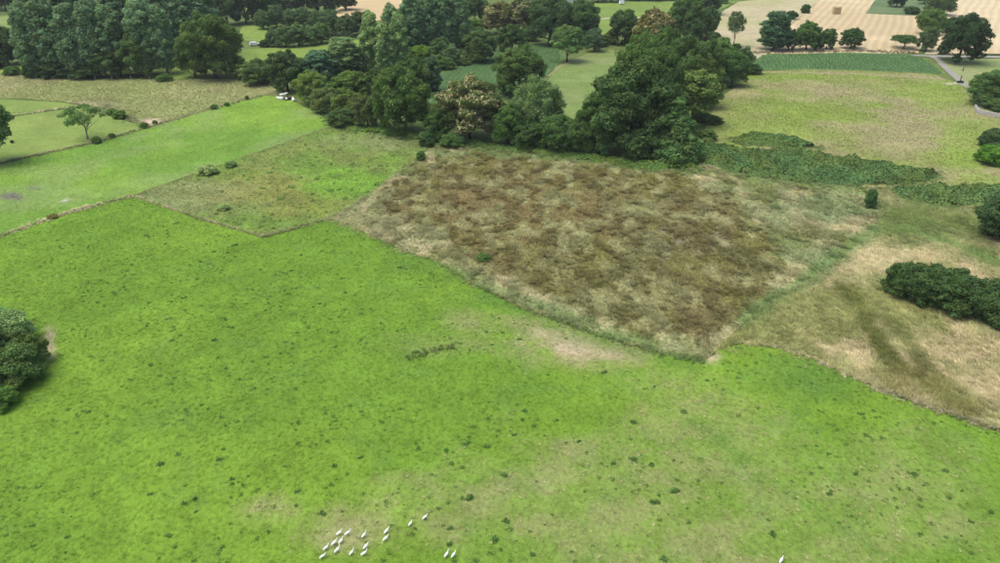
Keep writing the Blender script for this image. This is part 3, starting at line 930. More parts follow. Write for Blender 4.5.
tree('oak', 480, 64, 33, 36, 'dark round tree above the crop field', (.8, .9, .9))
tree('oak', 512, 52, 27, 32, 'dark tree at the top of the crop field', (.72, .85, .85))
tree('willow', 475, 34, 20, 20, 'yellow green small tree behind the dark round tree', (.9, 1.1, .6))
tree('oak', 474, 22, -6, 26, 'far dark tree at the top edge right of the poplars', (.7, .85, .95))
tree('chestnut', 499, 34, 0, 28, 'brownish flowering chestnut near the top edge', (1.2, .95, .8))
tree('chestnut', 524, 34, -6, 34, 'cream flowered chestnut beside the far dark trees', (.9, .95, .85))
tree('oak', 549, 46, -6, 44, 'big dark tree near the top edge behind the crop field', (.7, .82, .95))
tree('oak', 582, 44, 4, 42, 'dark round tree right of the big dark tree near the top', (.7, .85, .85))
tree('willow', 594, 52, 28, 20, 'small bluish tree at the upper end of the lawn', (.65, .8, .9))
tree('ash', 567, 64, 25, 29, 'pale green ash on a short trunk by the lawn path', (.95, 1.15, .85))
tree('oak', 622, 45, 13, 30, 'dark tree standing before the far green field', (.68, .82, .8))
tree('oak', 637, 43, 18, 15, 'narrow dark tree just right of the tree before the far green field', (.68, .85, .85))
# --- trees round the crop field and the flowering chestnut
tree('oak', 518, 99, 52, 52, 'dark round oak at the lower end of the crop field', (.85, .95, .8))
tree('chestnut', 470, 141, 82, 60, 'chestnut covered in cream blossom above the sedge meadow', (1, 1, 1))
tree('willow', 536, 142, 77, 52, 'grey green willow with rounded top right of the blossoming chestnut', (1.0, 1.12, 1.0))
tree('oak', 507, 146, 110, 34, 'dark green tree between chestnut and willow', (.85, 1.1, .85))
tree('oak', 438, 140, 108, 27, 'dark tree left of the blossoming chestnut', (.8, .95, .8))
tree('oak', 528, 150, 122, 32, 'dark low tree under the grey green willow', (.7, .85, .75))
tree('oak', 556, 153, 114, 38, 'dark low tree below the lawn, left of the great dark oak', (.75, .95, .8))
tree('oak', 580, 155, 118, 34, 'dark low tree hard against the great dark oak', (.75, .92, .8))
tree('shrub', 426, 146, 131, 16, 'small green bush left of the blossoming chestnut at the meadow edge', (.85, 1, .9))
tree('sapling', 421, 160, 151, 9, 'single dark small bush on the corner of sedge meadow and weedy field', (.7, .95, .7))
tree('shrub', 452, 147, 134, 24, 'low green bush at the foot of the blossoming chestnut', (.7, .9, .7))
UG = [(300, 90), (308, 96), (318, 100), (335, 95), (345, 90), (360, 92), (372, 88), (385, 85), (398, 82), (340, 84), (355, 82), (326, 78), (305, 82), (365, 112), (380, 116), (350, 108), (336, 104), (420, 84), (428, 76),
      (412, 74), (425, 66), (446, 70), (462, 66), (436, 68), (470, 46), (488, 42), (500, 44), (460, 44), (530, 40), (560, 40), (600, 46), (610, 44), (632, 44), (425, 112), (436, 116), (450, 112), (520, 118), (500, 112), (545, 124), (445, 128), (500, 128),
      (268, 82), (276, 84), (330, 66), (352, 64), (365, 60), (245, 80), (380, 62), (408, 62), (655, 46), (670, 44), (712, 44), (720, 50), (728, 58), (722, 78), (712, 92), (706, 106), (700, 122), (696, 140), (708, 142), (704, 150), (712, 126), (590, 130), (596, 118), (604, 108)]
for i, (px, b) in enumerate(UG):
    w = random.uniform(13, 20); ti = random.uniform(.65, 1.15)
    tree('shrub', px, b, b - random.uniform(9, 14), w, 'dark undergrowth shrub filling the gap between the trees of the middle wood band', (ti * random.uniform(.8, 1.05), ti, ti * random.uniform(.75, .95)), 'undergrowth of the middle wood band')
# --- great dark wood in the middle
G = 'trees of the dark central wood'
W_ = [('oak', 628, 157, 58, 86, 'great dark oak, the largest of the central wood', (.68, .8, .78)),
      ('oak', 598, 156, 92, 42, 'lower left shoulder tree of the central wood', (.75, .92, .8)),
      ('oak', 630, 150, 42, 52, 'tall tree behind the great dark oak, light on top', (.9, 1, .85)),
      ('oak', 655, 140, 44, 46, 'tall tree right behind the great dark oak', (.75, .88, .82)),
      ('oak', 660, 100, 26, 40, 'green tree high in the central wood below the brown chestnut', (.85, 1.05, .85)),
      ('oak', 684, 108, 34, 42, 'green tree high in the right half of the central wood', (.85, .98, .9)),
      ('oak', 640, 92, 30, 36, 'green tree at the upper left of the central wood', (.9, 1.1, .85)),
      ('oak', 705, 88, 40, 30, 'tree at the upper right of the central wood', (.8, .95, .85)),
      ('oak', 700, 112, 58, 34, 'dark tree with brown top at the right flank of the central wood', (.85, .85, .75)),
      ('ash', 690, 130, 70, 44, 'yellowish green leaning tree at the right flank of the central wood', (1.0, 1.08, .72)),
      ('cone', 673, 163, 99, 64, 'conical grey green tree standing in front of the central wood', (.95, 1.12, 1.1)),
      ('oak', 640, 161, 122, 44, 'dark low tree at the front foot of the central wood', (.7, .85, .75)),
      ('chestnut', 652, 58, 8, 34, 'brown topped chestnut at the upper end of the central wood', (1.2, .9, .75)),
      ('oak', 684, 42, -4, 34, 'big dark round tree at the top of the central wood', (.68, .84, .8)),
      ('oak', 706, 38, 6, 20, 'narrow dark tree left of the pale meadow', (.7, .85, .85)),
      ('oak', 692, 44, 20, 24, 'small dark tree below the big round tree at the top of the wood', (.65, .78, .85)),
      ('oak', 704, 16, -10, 34, 'far dark tree at the top edge left of the pale meadow', (.6, .75, .9)),
      ('ash', 714, 82, 38, 30, 'pale green tree at the right edge of the central wood', (.85, 1.05, .75)),
      ('willow', 731, 88, 55, 33, 'round green tree at the corner of the upper meadow', (.62, .85, .6)),
      ('willow', 742, 74, 47, 20, 'bluish green tree beside the right crop field', (.65, .85, .75)),
      ('oak', 725, 70, 46, 24, 'green tree behind the round corner tree', (1.0, 1.3, .9))]
for w in W_:
    tree(*w[:5], w[5], w[6], G)
tree('shrub', 752, 74, 64, 18, 'low bush at the left end of the right crop field', (.7, .9, .9))
# --- far wood along the top edge
for i, (px, b, t, w) in enumerate([(598, 3, -14, 22), (612, 3, -14, 20), (632, 1, -14, 22), (650, 1, -14, 22), (668, 0, -14, 22), (720, 3, -10, 18), (738, -2, -14, 18)]):
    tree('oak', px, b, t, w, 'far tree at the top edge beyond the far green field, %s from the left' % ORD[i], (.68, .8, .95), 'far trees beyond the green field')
# --- right side
tree('birch', 733, 47, 11, 16, 'slender birch with bare stem on the pale meadow', (.65, .8, .75))
tree('shrub', 736, 51, 43, 10, 'dark shrub at the foot of the slender birch', (.5, .65, .7))
tree('poplar', 773, 50, 11, 27, 'dark upright tree at the left end of the stubble hedge', (.62, .82, .75))
tree('oak', 788, 50, 29, 18, 'low dark tree second from left in the stubble hedge', (.62, .8, .8))
tree('oak', 806, 50, 21, 24, 'rounded tree in the middle of the stubble hedge', (.85, 1.1, .9))
tree('oak', 826, 49, 28, 17, 'smaller tree at the right end of the stubble hedge', (.7, .9, .85))
tree('oak', 815, 50, 33, 14, 'low dark tree between the last two of the stubble hedge', (.6, .8, .8))
tree('oak', 850, 49, 30, 23, 'lone dark round tree on the edge of the stubble', (.55, .75, .75))
tree('umbrella', 903, 50, 34, 27, 'flat topped thorn tree on the edge of the stubble', (.6, .8, .75))
tree('willow', 925, 52, 26, 18, 'greyish willow above the lane corner', (.75, .85, .85))
tree('oak', 928, 36, 11, 27, 'round olive tree in the hedge between the stubble fields', (1.0, 1.15, .95))
tree('willow', 938, 16, -8, 30, 'far grey green tree in the hedge between the stubble fields', (.65, .78, .75))
tree('oak', 924, 4, -10, 16, 'small far dark tree at the top edge of the fallow patch', (.6, .8, .8))
tree('oak', 896, 7, -8, 18, 'small dark tree on the fallow patch at the top', (.55, .75, .75))
tree('shrub', 911, 14, 6, 14, 'dark shrub on the near edge of the fallow patch', (.5, .7, .75))
tree('oak', 957, 64, 19, 46, 'dark spreading oak beside the farm track', (.42, .55, .62))
tree('shrub', 791, 20, 10, 11, 'round dark bush between pale meadow and stubble', (.45, .65, .7))
tree('shrub', 805, 13, 4, 9, 'small far bush between pale meadow and stubble', (.5, .75, .75))
tree('willow', 986, 107, 74, 44, 'big green garden bush behind the stone wall', (.68, .88, .62))
tree('shrub', 996, 111, 98, 24, 'smaller grey green bush inside the stone wall corner', (.9, 1.05, .85))
tree('shrub', 990, 167, 145, 28, 'bright yellow green bush at the right edge of the upper meadow', (.95, 1.35, .55))
tree('shrub', 994, 150, 128, 28, 'grey green bush behind the bright bush at the right edge', (.7, .8, .9))
tree('oak', 1000, 243, 196, 50, 'dark rounded tree at the right edge above the hay meadow', (.62, .75, .85))
tree('sapling', 869, 207, 189, 12, 'single dark sapling on the edge of the sedge meadow', (.6, .85, .75))
tree('ash', -4, 168, 90, 50, 'pale trunked ash at the left edge beside the paddock', (.75, .95, .75), name='ash_tree')
tree('sparse', 88, 141, 104, 37, 'small open crowned tree with pale trunk on the paddock bank', (.75, .95, .7))
# --- hedge on the right and thicket on the left
for i, (px, b, t, w) in enumerate([(903, 300, 265, 42), (926, 306, 266, 48), (950, 314, 272, 50), (972, 320, 279, 48), (994, 328, 284, 50), (1022, 338, 288, 56)]):
    tree('shrub', px, b, t, w, 'dark green shrub in the dense hay meadow hedge, %s from the left' % ORD[i], (.62, .74, .66), 'shrubs of the hay meadow hedge')
tree('shrub', 8, 356, 312, 50, 'pale topped willow shrub at the back of the left thicket', (2.1, 2.0, 2.3))
tree('shrub', 36, 370, 334, 30, 'olive shrub at the right side of the left thicket', (1.0, 1.0, .75))
tree('shrub', 20, 392, 348, 48, 'green dome shrub at the front of the left thicket', (1.1, 1.2, 1.05))
tree('shrub', -24, 396, 322, 56, 'large shrub cut by the left edge of the picture', (.75, .9, .85))
tree('shrub', 4, 412, 388, 30, 'low bright green shrub at the lower end of the left thicket', (1.1, 1.3, .8))

tree('shrub', -14, 372, 318, 44, 'dark olive shrub between the left edge and the pale topped willow shrub', (.9, .95, .7))

# ---------------------------------------------------------------- bramble banks
L_bram = mat_leaf('bramble_leaves', (0.130, 0.215, 0.066), .25)


FRINGE = []


def bank(name, pix, height, label, dens=45, leaf=.25, tint=(1, 1, 1), group=None):
    poly = [P(*q) for q in pix]
    pa = np.array(poly); x0, y0 = pa.min(0); x1, y1 = pa.max(0)
    n = int((x1 - x0) * (y1 - y0) * dens)
    x = rng.uniform(x0, x1, n); y = rng.uniform(y0, y1, n)
    k = inpoly(x, y, poly); x, y = x[k], y[k]
    d = dpolyline(x, y, poly + [poly[0]])
    k = d + 4.5 * (fbm(x, y, 2.6, 4, 209) - .5) > .35
    x, y, d = x[k], y[k], d[k]
    def hh(x, y, d):
        return height * sstep(0, 1.9, d) * (.1 + 1.7 * fbm(x, y, 2.8, 3, 201))
    h = hh(x, y, d)
    e = .3
    gx = (hh(x + e, y, dpolyline(x + e, y, poly + [poly[0]])) - h) / e
    gy = (hh(x, y + e, dpolyline(x, y + e, poly + [poly[0]])) - h) / e
    nn = np.stack([-gx, -gy, np.ones_like(gx)], 1) + .5 * rng.normal(size=(len(x), 3))
    nn /= np.linalg.norm(nn, axis=1)[:, None]
    cx, cy = pa.mean(0)
    z = terr(x, y) + h * rng.uniform(.75, 1.05, len(x)) + rng.uniform(0, .15, len(x))
    pos = np.stack([x - cx, y - cy, z], 1)
    v = (.7 + .6 * fbm(x, y, 3, 3, 205)) * rng.normal(1, .16, len(x)).clip(.5, 1.5)
    hu = (fbm(x, y, 5, 3, 207) - .5) * .5
    col = np.stack([v * (1 + hu), v, v * (1 - hu)], 1)
    e_ = empty(name, (cx, cy, 0))
    tag(e_, label, 'bramble', group)
    c = link('foliage', leaves_mesh('bramble_foliage', pos, nn, leaf * rng.uniform(.6, 1.3, len(x)), L_bram, col), e_)
    c.color = (*tint, 1)
    t = rng.integers(len(poly), size=int(len(poly) * 45)); q = rng.random(len(t))[:, None]
    pts = pa[t] * (1 - q) + pa[(t + 1) % len(pa)] * q + rng.normal(0, .9, (len(t), 2))
    FRINGE.append((pts, np.array(tint)))
    # canes: arching stems within the bank
    b = MB()
    for i in range(30):
        k = rng.integers(len(x)); q = np.array([x[k] - cx, y[k] - cy, float(terr(x[k], y[k]))])
        a = rng.uniform(0, 6.28); r = rng.uniform(.4, .9)
        b.tube([q, q + np.array([math.cos(a) * r * .5, math.sin(a) * r * .5, h[k] * 1.05]), q + np.array([math.cos(a) * r * 1.2, math.sin(a) * r * 1.2, h[k] * .8])], [.02, .015, .008], 4)
    tag(b.build('canes', M_bark, e_), kind='stuff')
    return e_


bank('bramble_bank', [(694, 150), (715, 147), (740, 150), (770, 152), (800, 154), (830, 158), (865, 163), (895, 169), (925, 172), (941, 176), (930, 182), (905, 186), (870, 186), (830, 184), (790, 181), (740, 174), (700, 166)],
     1.5, 'long dark green bramble bank below the upper meadow')
bank('bramble_bank', [(732, 140), (755, 137), (790, 141), (812, 146), (820, 150), (800, 151), (775, 148), (750, 146), (735, 144)],
     1.2, 'small bramble patch just above the long bramble bank', tint=(1, 1.0, .9))
bank('bramble_bank', [(884, 189), (920, 187), (960, 187), (1000, 188), (1060, 192), (1040, 202), (1000, 206), (965, 209), (930, 206), (900, 199)],
     1.3, 'bramble bank left of the dark tree at the right edge')
bank('hedge_bottom', [(430, 141), (470, 140), (520, 146), (580, 153), (650, 162), (700, 164), (700, 171), (650, 172), (580, 160), (520, 152), (470, 146)], .8, 'low green nettle fringe in front of the central wood', tint=(1.1, 1.05, .7))
bank('hedge_bottom', [(322, 112), (345, 124), (380, 128), (430, 134), (428, 141), (390, 137), (350, 131), (332, 127)], .7, 'low green fringe along the top of the weedy field', tint=(1.2, 1.2, .8))

# ---------------------------------------------------------------- scattered grass tufts (instanced)
PC = bpy.data.collections.new('tuft_shapes')      # shapes only, never linked to the scene


def blade_tuft(name, n, h, spread, lean, width, seed, flat=0.0):
    r = np.random.default_rng(seed); V, F, C = [], [], []
    for i in range(n):
        a = r.uniform(0, 6.283); q = r.uniform(0, spread * .5); l = h * r.uniform(.6, 1.15); le = lean * r.uniform(.4, 1.3)
        b = np.array([math.cos(a) * q, math.sin(a) * q, 0]); d = np.array([math.cos(a) * le + flat, math.sin(a) * le, 0])
        s = np.array([-math.sin(a), math.cos(a), 0]) * width * r.uniform(.7, 1.3)
        p = [b - s, b + s, b + d * l * .45 + s * .8 + np.array([0, 0, l * .62]), b + d * l * .45 - s * .8 + np.array([0, 0, l * .62]), b + d * l + np.array([0, 0, l * (.85 - .3 * le)])]
        k = len(V); V += p; F += [(k, k + 1, k + 2), (k, k + 2, k + 3), (k + 3, k + 2, k + 4)]
        c = r.uniform(.8, 1.2); C += [(c, c, c)] * 5
    me = mesh_np(name, np.array(V), np.array(F), M_tuft, np.array(C))
    o = bpy.data.objects.new(name, me); PC.objects.link(o)
    return o


def herb_tuft(name, n, r0, h, leaf, seed):
    r = np.random.default_rng(seed)
    d = r.normal(size=(n, 3)); d[:, 2] = np.abs(d[:, 2]); d /= np.linalg.norm(d, axis=1)[:, None]
    p = d * np.array([r0, r0, h]) * r.uniform(.5, 1, (n, 1)) + np.array([0, 0, .02])
    nn = d + .6 * r.normal(size=(n, 3)); nn /= np.linalg.norm(nn, axis=1)[:, None]
    v = r.uniform(.75, 1.25, (n, 1)) * np.ones((n, 3))
    me = leaves_mesh(name, p, nn, leaf * r.uniform(.6, 1.2, n), M_tuft, v, .5)
    o = bpy.data.objects.new(name, me); PC.objects.link(o)
    return o


# collection children come out in alphabetical order
blade_tuft('a_short', 9, .13, .35, .7, .018, 1)
blade_tuft('b_short', 9, .16, .40, .7, .018, 2)
blade_tuft('c_sedge', 18, .55, .5, .55, .022, 3)
blade_tuft('d_sedge', 18, .65, .6, .65, .022, 4)
blade_tuft('e_lodged', 14, .75, .6, .5, .024, 5, flat=.75)
blade_tuft('f_lodged', 14, .65, .6, .6, .024, 6, flat=.6)
herb_tuft('g_herb', 40, .28, .16, .07, 7)
herb_tuft('h_herb', 60, .5, .38, .10, 8)


def gn_tree():
    nt = bpy.data.node_groups.new('scatter_tufts', 'GeometryNodeTree')
    nt.interface.new_socket('Geometry', in_out='INPUT', socket_type='NodeSocketGeometry')
    nt.interface.new_socket('Geometry', in_out='OUTPUT', socket_type='NodeSocketGeometry')
    N, L = nt.nodes, nt.links
    gi = N.new('NodeGroupInput'); go = N.new('NodeGroupOutput')
    ci = N.new('GeometryNodeCollectionInfo'); ci.inputs[0].default_value = PC
    ci.inputs['Separate Children'].default_value = True; ci.inputs['Reset Children'].default_value = True
    ip = N.new('GeometryNodeInstanceOnPoints'); ip.inputs['Pick Instance'].default_value = True
    def attr(nm, dt):
        a = N.new('GeometryNodeInputNamedAttribute'); a.data_type = dt; a.inputs[0].default_value = nm
        return [o for o in a.outputs if o.enabled and o.name == 'Attribute'][0]
    e2r = N.new('FunctionNodeEulerToRotation')
    L.new(attr('rot', 'FLOAT_VECTOR'), e2r.inputs[0])
    L.new(gi.outputs[0], ip.inputs['Points']); L.new(ci.outputs[0], ip.inputs['Instance'])
    L.new(attr('which', 'INT'), ip.inputs['Instance Index'])
    L.new(e2r.outputs[0], ip.inputs['Rotation']); L.new(attr('scl', 'FLOAT_VECTOR'), ip.inputs['Scale'])
    L.new(ip.outputs[0], go.inputs[0])
    return nt


GN = gn_tree()


def scatter(name, x, y, which, scl, col, label, rz=None, dz=0.0, zs=None):
    n = len(x)
    me = bpy.data.meshes.new(name)
    me.vertices.add(n)
    z = terr(x, y) + dz
    me.vertices.foreach_set('co', np.stack([x, y, z], 1).astype(np.float32).ravel())
    a = me.attributes.new('rot', 'FLOAT_VECTOR', 'POINT')
    r = np.zeros((n, 3), np.float32); r[:, 2] = rng.uniform(0, 6.283, n) if rz is None else rz
    a.data.foreach_set('vector', r.ravel())
    a = me.attributes.new('scl', 'FLOAT_VECTOR', 'POINT')
    s = np.repeat(np.asarray(scl, np.float32)[:, None], 3, 1)
    if zs is not None: s[:, 2] *= zs
    a.data.foreach_set('vector', np.ascontiguousarray(s, np.float32).ravel())
    a = me.attributes.new('which', 'INT', 'POINT'); a.data.foreach_set('value', np.asarray(which, np.int32))
    a = me.attributes.new('col', 'FLOAT_COLOR', 'POINT')
    c = np.ones((n, 4), np.float32); c[:, :3] = np.clip(col, 0.005, .8)
    a.data.foreach_set('color', c.ravel())
    me.materials.append(M_tuft)
    o = link(name, me)
    md = o.modifiers.new('tufts', 'NODES'); md.node_group = GN
    tag(o, label, 'grass', None, 'stuff')
    return o


def pts_in(field_name, dens, near=None, margin=1.0):
    poly, cf = FIELDS[field_name]
    pa = np.array(poly); x0, y0 = pa.min(0); x1, y1 = pa.max(0)
    n = int((x1 - x0) * (y1 - y0) * dens)
    x = rng.uniform(x0, x1, n); y = rng.uniform(y0, y1, n)
    u, v = PIX(x, y)
    k = inpoly(x, y, poly) & (u > -60) & (u < 1060) & (v < 610)
    return x[k], y[k], cf


def jit(n, a): return rng.normal(1, a, (n, 1)).clip(.4, 1.8)


fp = np.concatenate([a for a, b in FRINGE])
scatter('bramble_fringe', fp[:, 0], fp[:, 1], rng.integers(6, 8, len(fp)), rng.uniform(.5, 1.5, len(fp)), np.array([.12, .19, .06]) * jit(len(fp), .25), 'loose green herbs thinning out round the bramble banks')
# short sward of the pastures
x, y, cf = pts_in('pasture_field', 6.0)
c = cf(x, y) * jit(len(x), .14) * 1.24
st = rng.random(len(x)) < dryness(x, y) * .75
c[st] = DRY * 1.35 * jit(int(st.sum()), .2)
scatter('pasture_grass', x, y, rng.integers(0, 2, len(x)), rng.uniform(.6, 1.5, len(x)), c, 'short bright green grass of the large front pasture')
x, y, cf = pts_in('strip_field', 3.0)
scatter('pasture_grass', x, y, rng.integers(0, 2, len(x)), rng.uniform(.7, 1.4, len(x)), cf(x, y) * jit(len(x), .10) * 1.25, 'short green grass of the strip pasture')
# weedy field
x, y, cf = pts_in('weedy_field', 5.0)
k = rng.random(len(x))
wh = np.where(k < .55, rng.integers(0, 2, len(x)), np.where(k < .85, rng.integers(2, 4, len(x)), 6))
scatter('weed_grass', x, y, wh, rng.uniform(.6, 1.2, len(x)) * np.where(wh > 1, .55, 1.3), cf(x, y) * jit(len(x), .2) * 1.3, 'uneven weedy grass with yellow and bright green patches')
# sedge meadow
x, y, cf = pts_in('sedge_meadow', 9.0)
c = cf(x, y)
lum = c @ np.array([.3, .6, .1])
wh = np.where(lum > .2, rng.integers(4, 6, len(x)), rng.integers(2, 4, len(x)))
hs = .45 + .8 * sstep(.4, .7, fbm(x, y * .6, 1.9, 3, 301))
flow = 2.2 + 2.6 * (fbm(x, y, 9, 3, 303) - .5) * 2
scatter('sedge_grass', x, y, wh, rng.uniform(.6, 1.2, len(x)) * hs, c * jit(len(x), .2) * 1.14, 'russet and straw coloured rough sedge of the brown meadow', rz=flow + rng.normal(0, .5, len(x)))
# hay meadow
x, y, cf = pts_in('hay_meadow', 9.0)
flow = 2.0 + 5.0 * (fbm(x, y, 8, 3, 311) - .5) * 2
c = cf(x, y)
scatter('hay_grass', x, y, rng.integers(4, 6, len(x)), rng.uniform(.6, 1.25, len(x)), c * jit(len(x), .2) * 1.42, 'dry windswept straw coloured hay grass on the right', rz=flow + rng.normal(0, .4, len(x)))
# upper meadow and dry meadow
x, y, cf = pts_in('upper_meadow', 3.0)
scatter('meadow_grass', x, y, rng.integers(2, 4, len(x)), rng.uniform(.35, .8, len(x)), cf(x, y) * jit(len(x), .10) * 1.22, 'yellow green grass of the upper right meadow')
x, y, cf = pts_in('dry_meadow', 4.0)
scatter('meadow_grass', x, y, rng.integers(2, 6, len(x)), rng.uniform(.35, .8, len(x)), cf(x, y) * jit(len(x), .10) * 1.3, 'dry pale grass of the upper left meadow')


def along(pix, dens, width, jitter=.5):
    pts = [np.array(P(*q)) for q in pix]; X, Y = [], []
    for a, b in zip(pts[:-1], pts[1:]):
        l = np.hypot(*(b - a)); n = int(l * dens)
        t = rng.random(n); off = rng.normal(0, width / 2, n)
        d = (b - a) / l
        X.append(a[0] + (b - a)[0] * t - d[1] * off); Y.append(a[1] + (b - a)[1] * t + d[0] * off)
    return np.concatenate(X), np.concatenate(Y)


def verge(pix, dens, width, cols, label, s=(.6, 1.2), kinds=(2, 6)):
    x, y = along(pix, dens, width)
    n = fbm(x, y, 4, 3, 401)
    c = mixc(np.broadcast_to(np.array(cols[0]), (len(x), 3)), np.array(cols[1]), sstep(.38, .62, n))
    scatter('verge_grass', x, y, rng.integers(*kinds, len(x)), rng.uniform(*s, len(x)), c * jit(len(x), .2) * 1.45, label)


S1, S2, G1, G2 = (.40, .36, .20), (.20, .225, .09), (.10, .16, .045), (.16, .2, .07)
verge([(-60, 261), (0, 239), (75, 213), (133, 197)], 14, 1.3, (S1, S2), 'pale uncut grass between front pasture and strip pasture', (.4, .85))
verge([(133, 197), (200, 172), (240, 158), (328, 127)], 9, .5, (S2, (.22, .2, .09)), 'thin brownish grass line between strip pasture and weedy field', (.3, .6))
verge([(133, 197), (170, 209), (200, 218), (262, 236)], 12, .6, ((.33, .29, .16), (.2, .22, .08)), 'tan grass line below the weedy field', (.35, .7))
verge([(262, 236), (300, 226), (328, 217), (350, 206), (372, 192), (400, 172), (424, 153)], 14, 1.0, (G2, (.2, .22, .09)), 'green grass bank between weedy field and sedge meadow', (.4, .8))
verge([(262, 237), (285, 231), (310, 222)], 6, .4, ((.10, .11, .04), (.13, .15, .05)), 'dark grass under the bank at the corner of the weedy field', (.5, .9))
verge([(-40, 176), (0, 164), (40, 155), (95, 142), (150, 125), (200, 110), (262, 95)], 9, 1.2, ((.24, .235, .12), (.14, .16, .07)), 'rough grass bank between strip pasture and paddock', (.5, 1.1))
verge([(0, 118), (40, 112), (78, 106)], 6, 1.4, (S1, S2), 'pale grass between the two paddocks', (.5, 1.0))
verge([(106, 104), (118, 112), (130, 118), (146, 125)], 10, 2.0, ((.16, .18, .08), S2), 'rough grass clumps at the paddock corner', (.7, 1.3))
verge([(470, 283), (520, 306), (560, 321), (610, 338), (660, 352), (704, 361)], 14, .9, (G1, (.17, .19, .07)), 'green grass in the ditch below the sedge meadow', (.5, 1.0))
verge([(745, 343), (775, 346), (810, 357), (850, 376), (880, 390)], 8, .6, (S1, (.25, .23, .1)), 'pale grass edge above the lush part of the pasture', (.4, .9), (4, 6))
verge([(870, 386), (900, 397), (940, 412), (1000, 432), (1040, 446)], 10, .9, ((.16, .17, .10), (.3, .28, .18)), 'greyish grass edge right along the pasture', (.4, .9))
verge([(900, 398), (940, 413), (1000, 433)], 7, .35, ((.06, .07, .03), (.09, .1, .04)), 'grass coloured dark as the shadow line of the shallow ditch on the right', (.4, .7))  # shade of the ditch put into the tuft colour; no ditch is modelled
verge([(328, 218), (350, 224), (400, 249), (440, 262), (470, 283)], 16, 1.8, ((.14, .2, .05), (.27, .26, .12)), 'mixed green and straw grass along the lower left edge of the sedge meadow', (.35, .8))
verge([(720, 351), (745, 343), (775, 346), (810, 357), (850, 376), (880, 390), (940, 412), (1000, 432)], 12, 1.8, ((.16, .2, .055), (.30, .27, .13)), 'mixed grass thinning out from the hay meadow into the pasture', (.3, .7))
verge([(752, 52.5), (800, 51), (860, 51), (915, 53)], 6, 2.4, ((.16, .13, .08), (.1, .1, .05)), 'brown hedge bottom grass below the stubble', (.8, 1.6))
verge([(938, 54.5), (970, 55), (1010, 55.5)], 6, 1.2, ((.08, .11, .05), (.12, .13, .06)), 'dark grass edge of the right stubble field', (.8, 1.5))

# dark nettle and dock clumps on the front pasture: each one stands alone
CL = [(440, 163 + 180)]
clump_pix = []
for (ox, oy, sx, sy, lst) in (
    (300, 280, .4, .4, [(465, 418), (695, 405), (785, 460), (560, 328), (555, 352), (640, 352), (760, 230), (618, 236), (365, 430), (378, 463), (535, 388), (610, 390), (880, 460), (932, 529), (835, 355), (885, 265), (425, 548), (505, 490), (415, 411), (505, 133), (465, 132), (545, 150), (480, 163), (590, 505), (300, 195), (285, 185), (335, 172), (370, 170), (440, 222), (790, 292)]),
    (600, 320, .4, .4, [(572, 435), (428, 535), (785, 390), (858, 380), (902, 430), (922, 507), (700, 487), (512, 507), (622, 520), (180, 430), (192, 400), (30, 360), (80, 345), (127, 362), (82, 255), (10, 130), (637, 385), (540, 315), (210, 230), (265, 150), (135, 455), (418, 500), (690, 440), (972, 487), (870, 447)]),
    (0, 400, .4, .4, [(445, 145), (402, 172), (558, 133), (552, 157), (580, 207), (687, 147), (712, 174), (380, 243), (460, 268), (488, 258), (490, 289), (745, 235), (803, 290), (547, 355), (437, 378), (172, 350), (165, 388), (50, 258), (80, 322), (902, 150), (855, 285), (740, 273), (620, 200), (465, 223), (835, 172), (180, 300), (420, 348)]),
    (400, 440, .3, .3, [(290, 25), (152, 42), (172, 87), (590, 8), (778, 65), (835, 82), (910, 173), (855, 210), (232, 200), (350, 273), (483, 287), (162, 303), (165, 352), (437, 386), (335, 372), (570, 377), (722, 354), (875, 398), (313, 340), (505, 252), (75, 220), (920, 133), (615, 175)]),
    (0, 180, .5, .5, [(535, 425), (430, 325), (465, 300), (540, 235), (580, 182), (660, 178), (520, 180), (690, 228), (720, 215), (800, 175), (400, 165), (365, 240), (470, 130), (840, 210), (575, 230), (330, 130), (425, 145), (255, 160), (120, 140), (190, 210), (600, 150), (640, 250), (740, 260), (290, 260)])):
    clump_pix += [(ox + a * sx, oy + b * sy) for a, b in lst]
M_clump = mat_leaf('dock_leaves', (0.085, 0.170, 0.040), .2)
cl_me = []
for i in range(4):
    r = np.random.default_rng(500 + i); n = 90
    lob = [(r.uniform(-.22, .22), r.uniform(-.22, .22), .02) for _ in range(3)]
    q = np.array([lob[j % 3] for j in range(n)]); d = r.normal(size=(n, 3)); d[:, 2] = abs(d[:, 2]); d /= np.linalg.norm(d, axis=1)[:, None]
    p = q + d * np.array([.26, .26, .24]) * r.uniform(.4, 1, (n, 1))
    nn = d + .5 * r.normal(size=(n, 3)); nn /= np.linalg.norm(nn, axis=1)[:, None]
    v = r.uniform(.7, 1.3, (n, 1)) * np.ones((n, 3))
    cl_me.append(leaves_mesh('weed_leaves', p, nn, .085 * r.uniform(.6, 1.3, n), M_clump, v, .45))
for i, (u, v) in enumerate(clump_pix):
    x, y = P(u, v)
    o = link('weed_clump', cl_me[i % 4], None, (x, y, float(terr(x, y)) + .01))
    s = random.choice((.45, .6, .7, .85, 1.0, 1.2)) * random.uniform(.85, 1.15)
    o.scale = (s * random.uniform(.9, 1.5), s, s * random.uniform(.7, 1.0)); o.rotation_euler = (0, 0, random.uniform(-.6, .6))
    t = random.uniform(.8, 1.25); o.color = (t, t, t, 1)
    tag(o, 'small dark green weed clump standing in the bright front pasture', 'weed', 'weed clumps scattered over the front pasture')
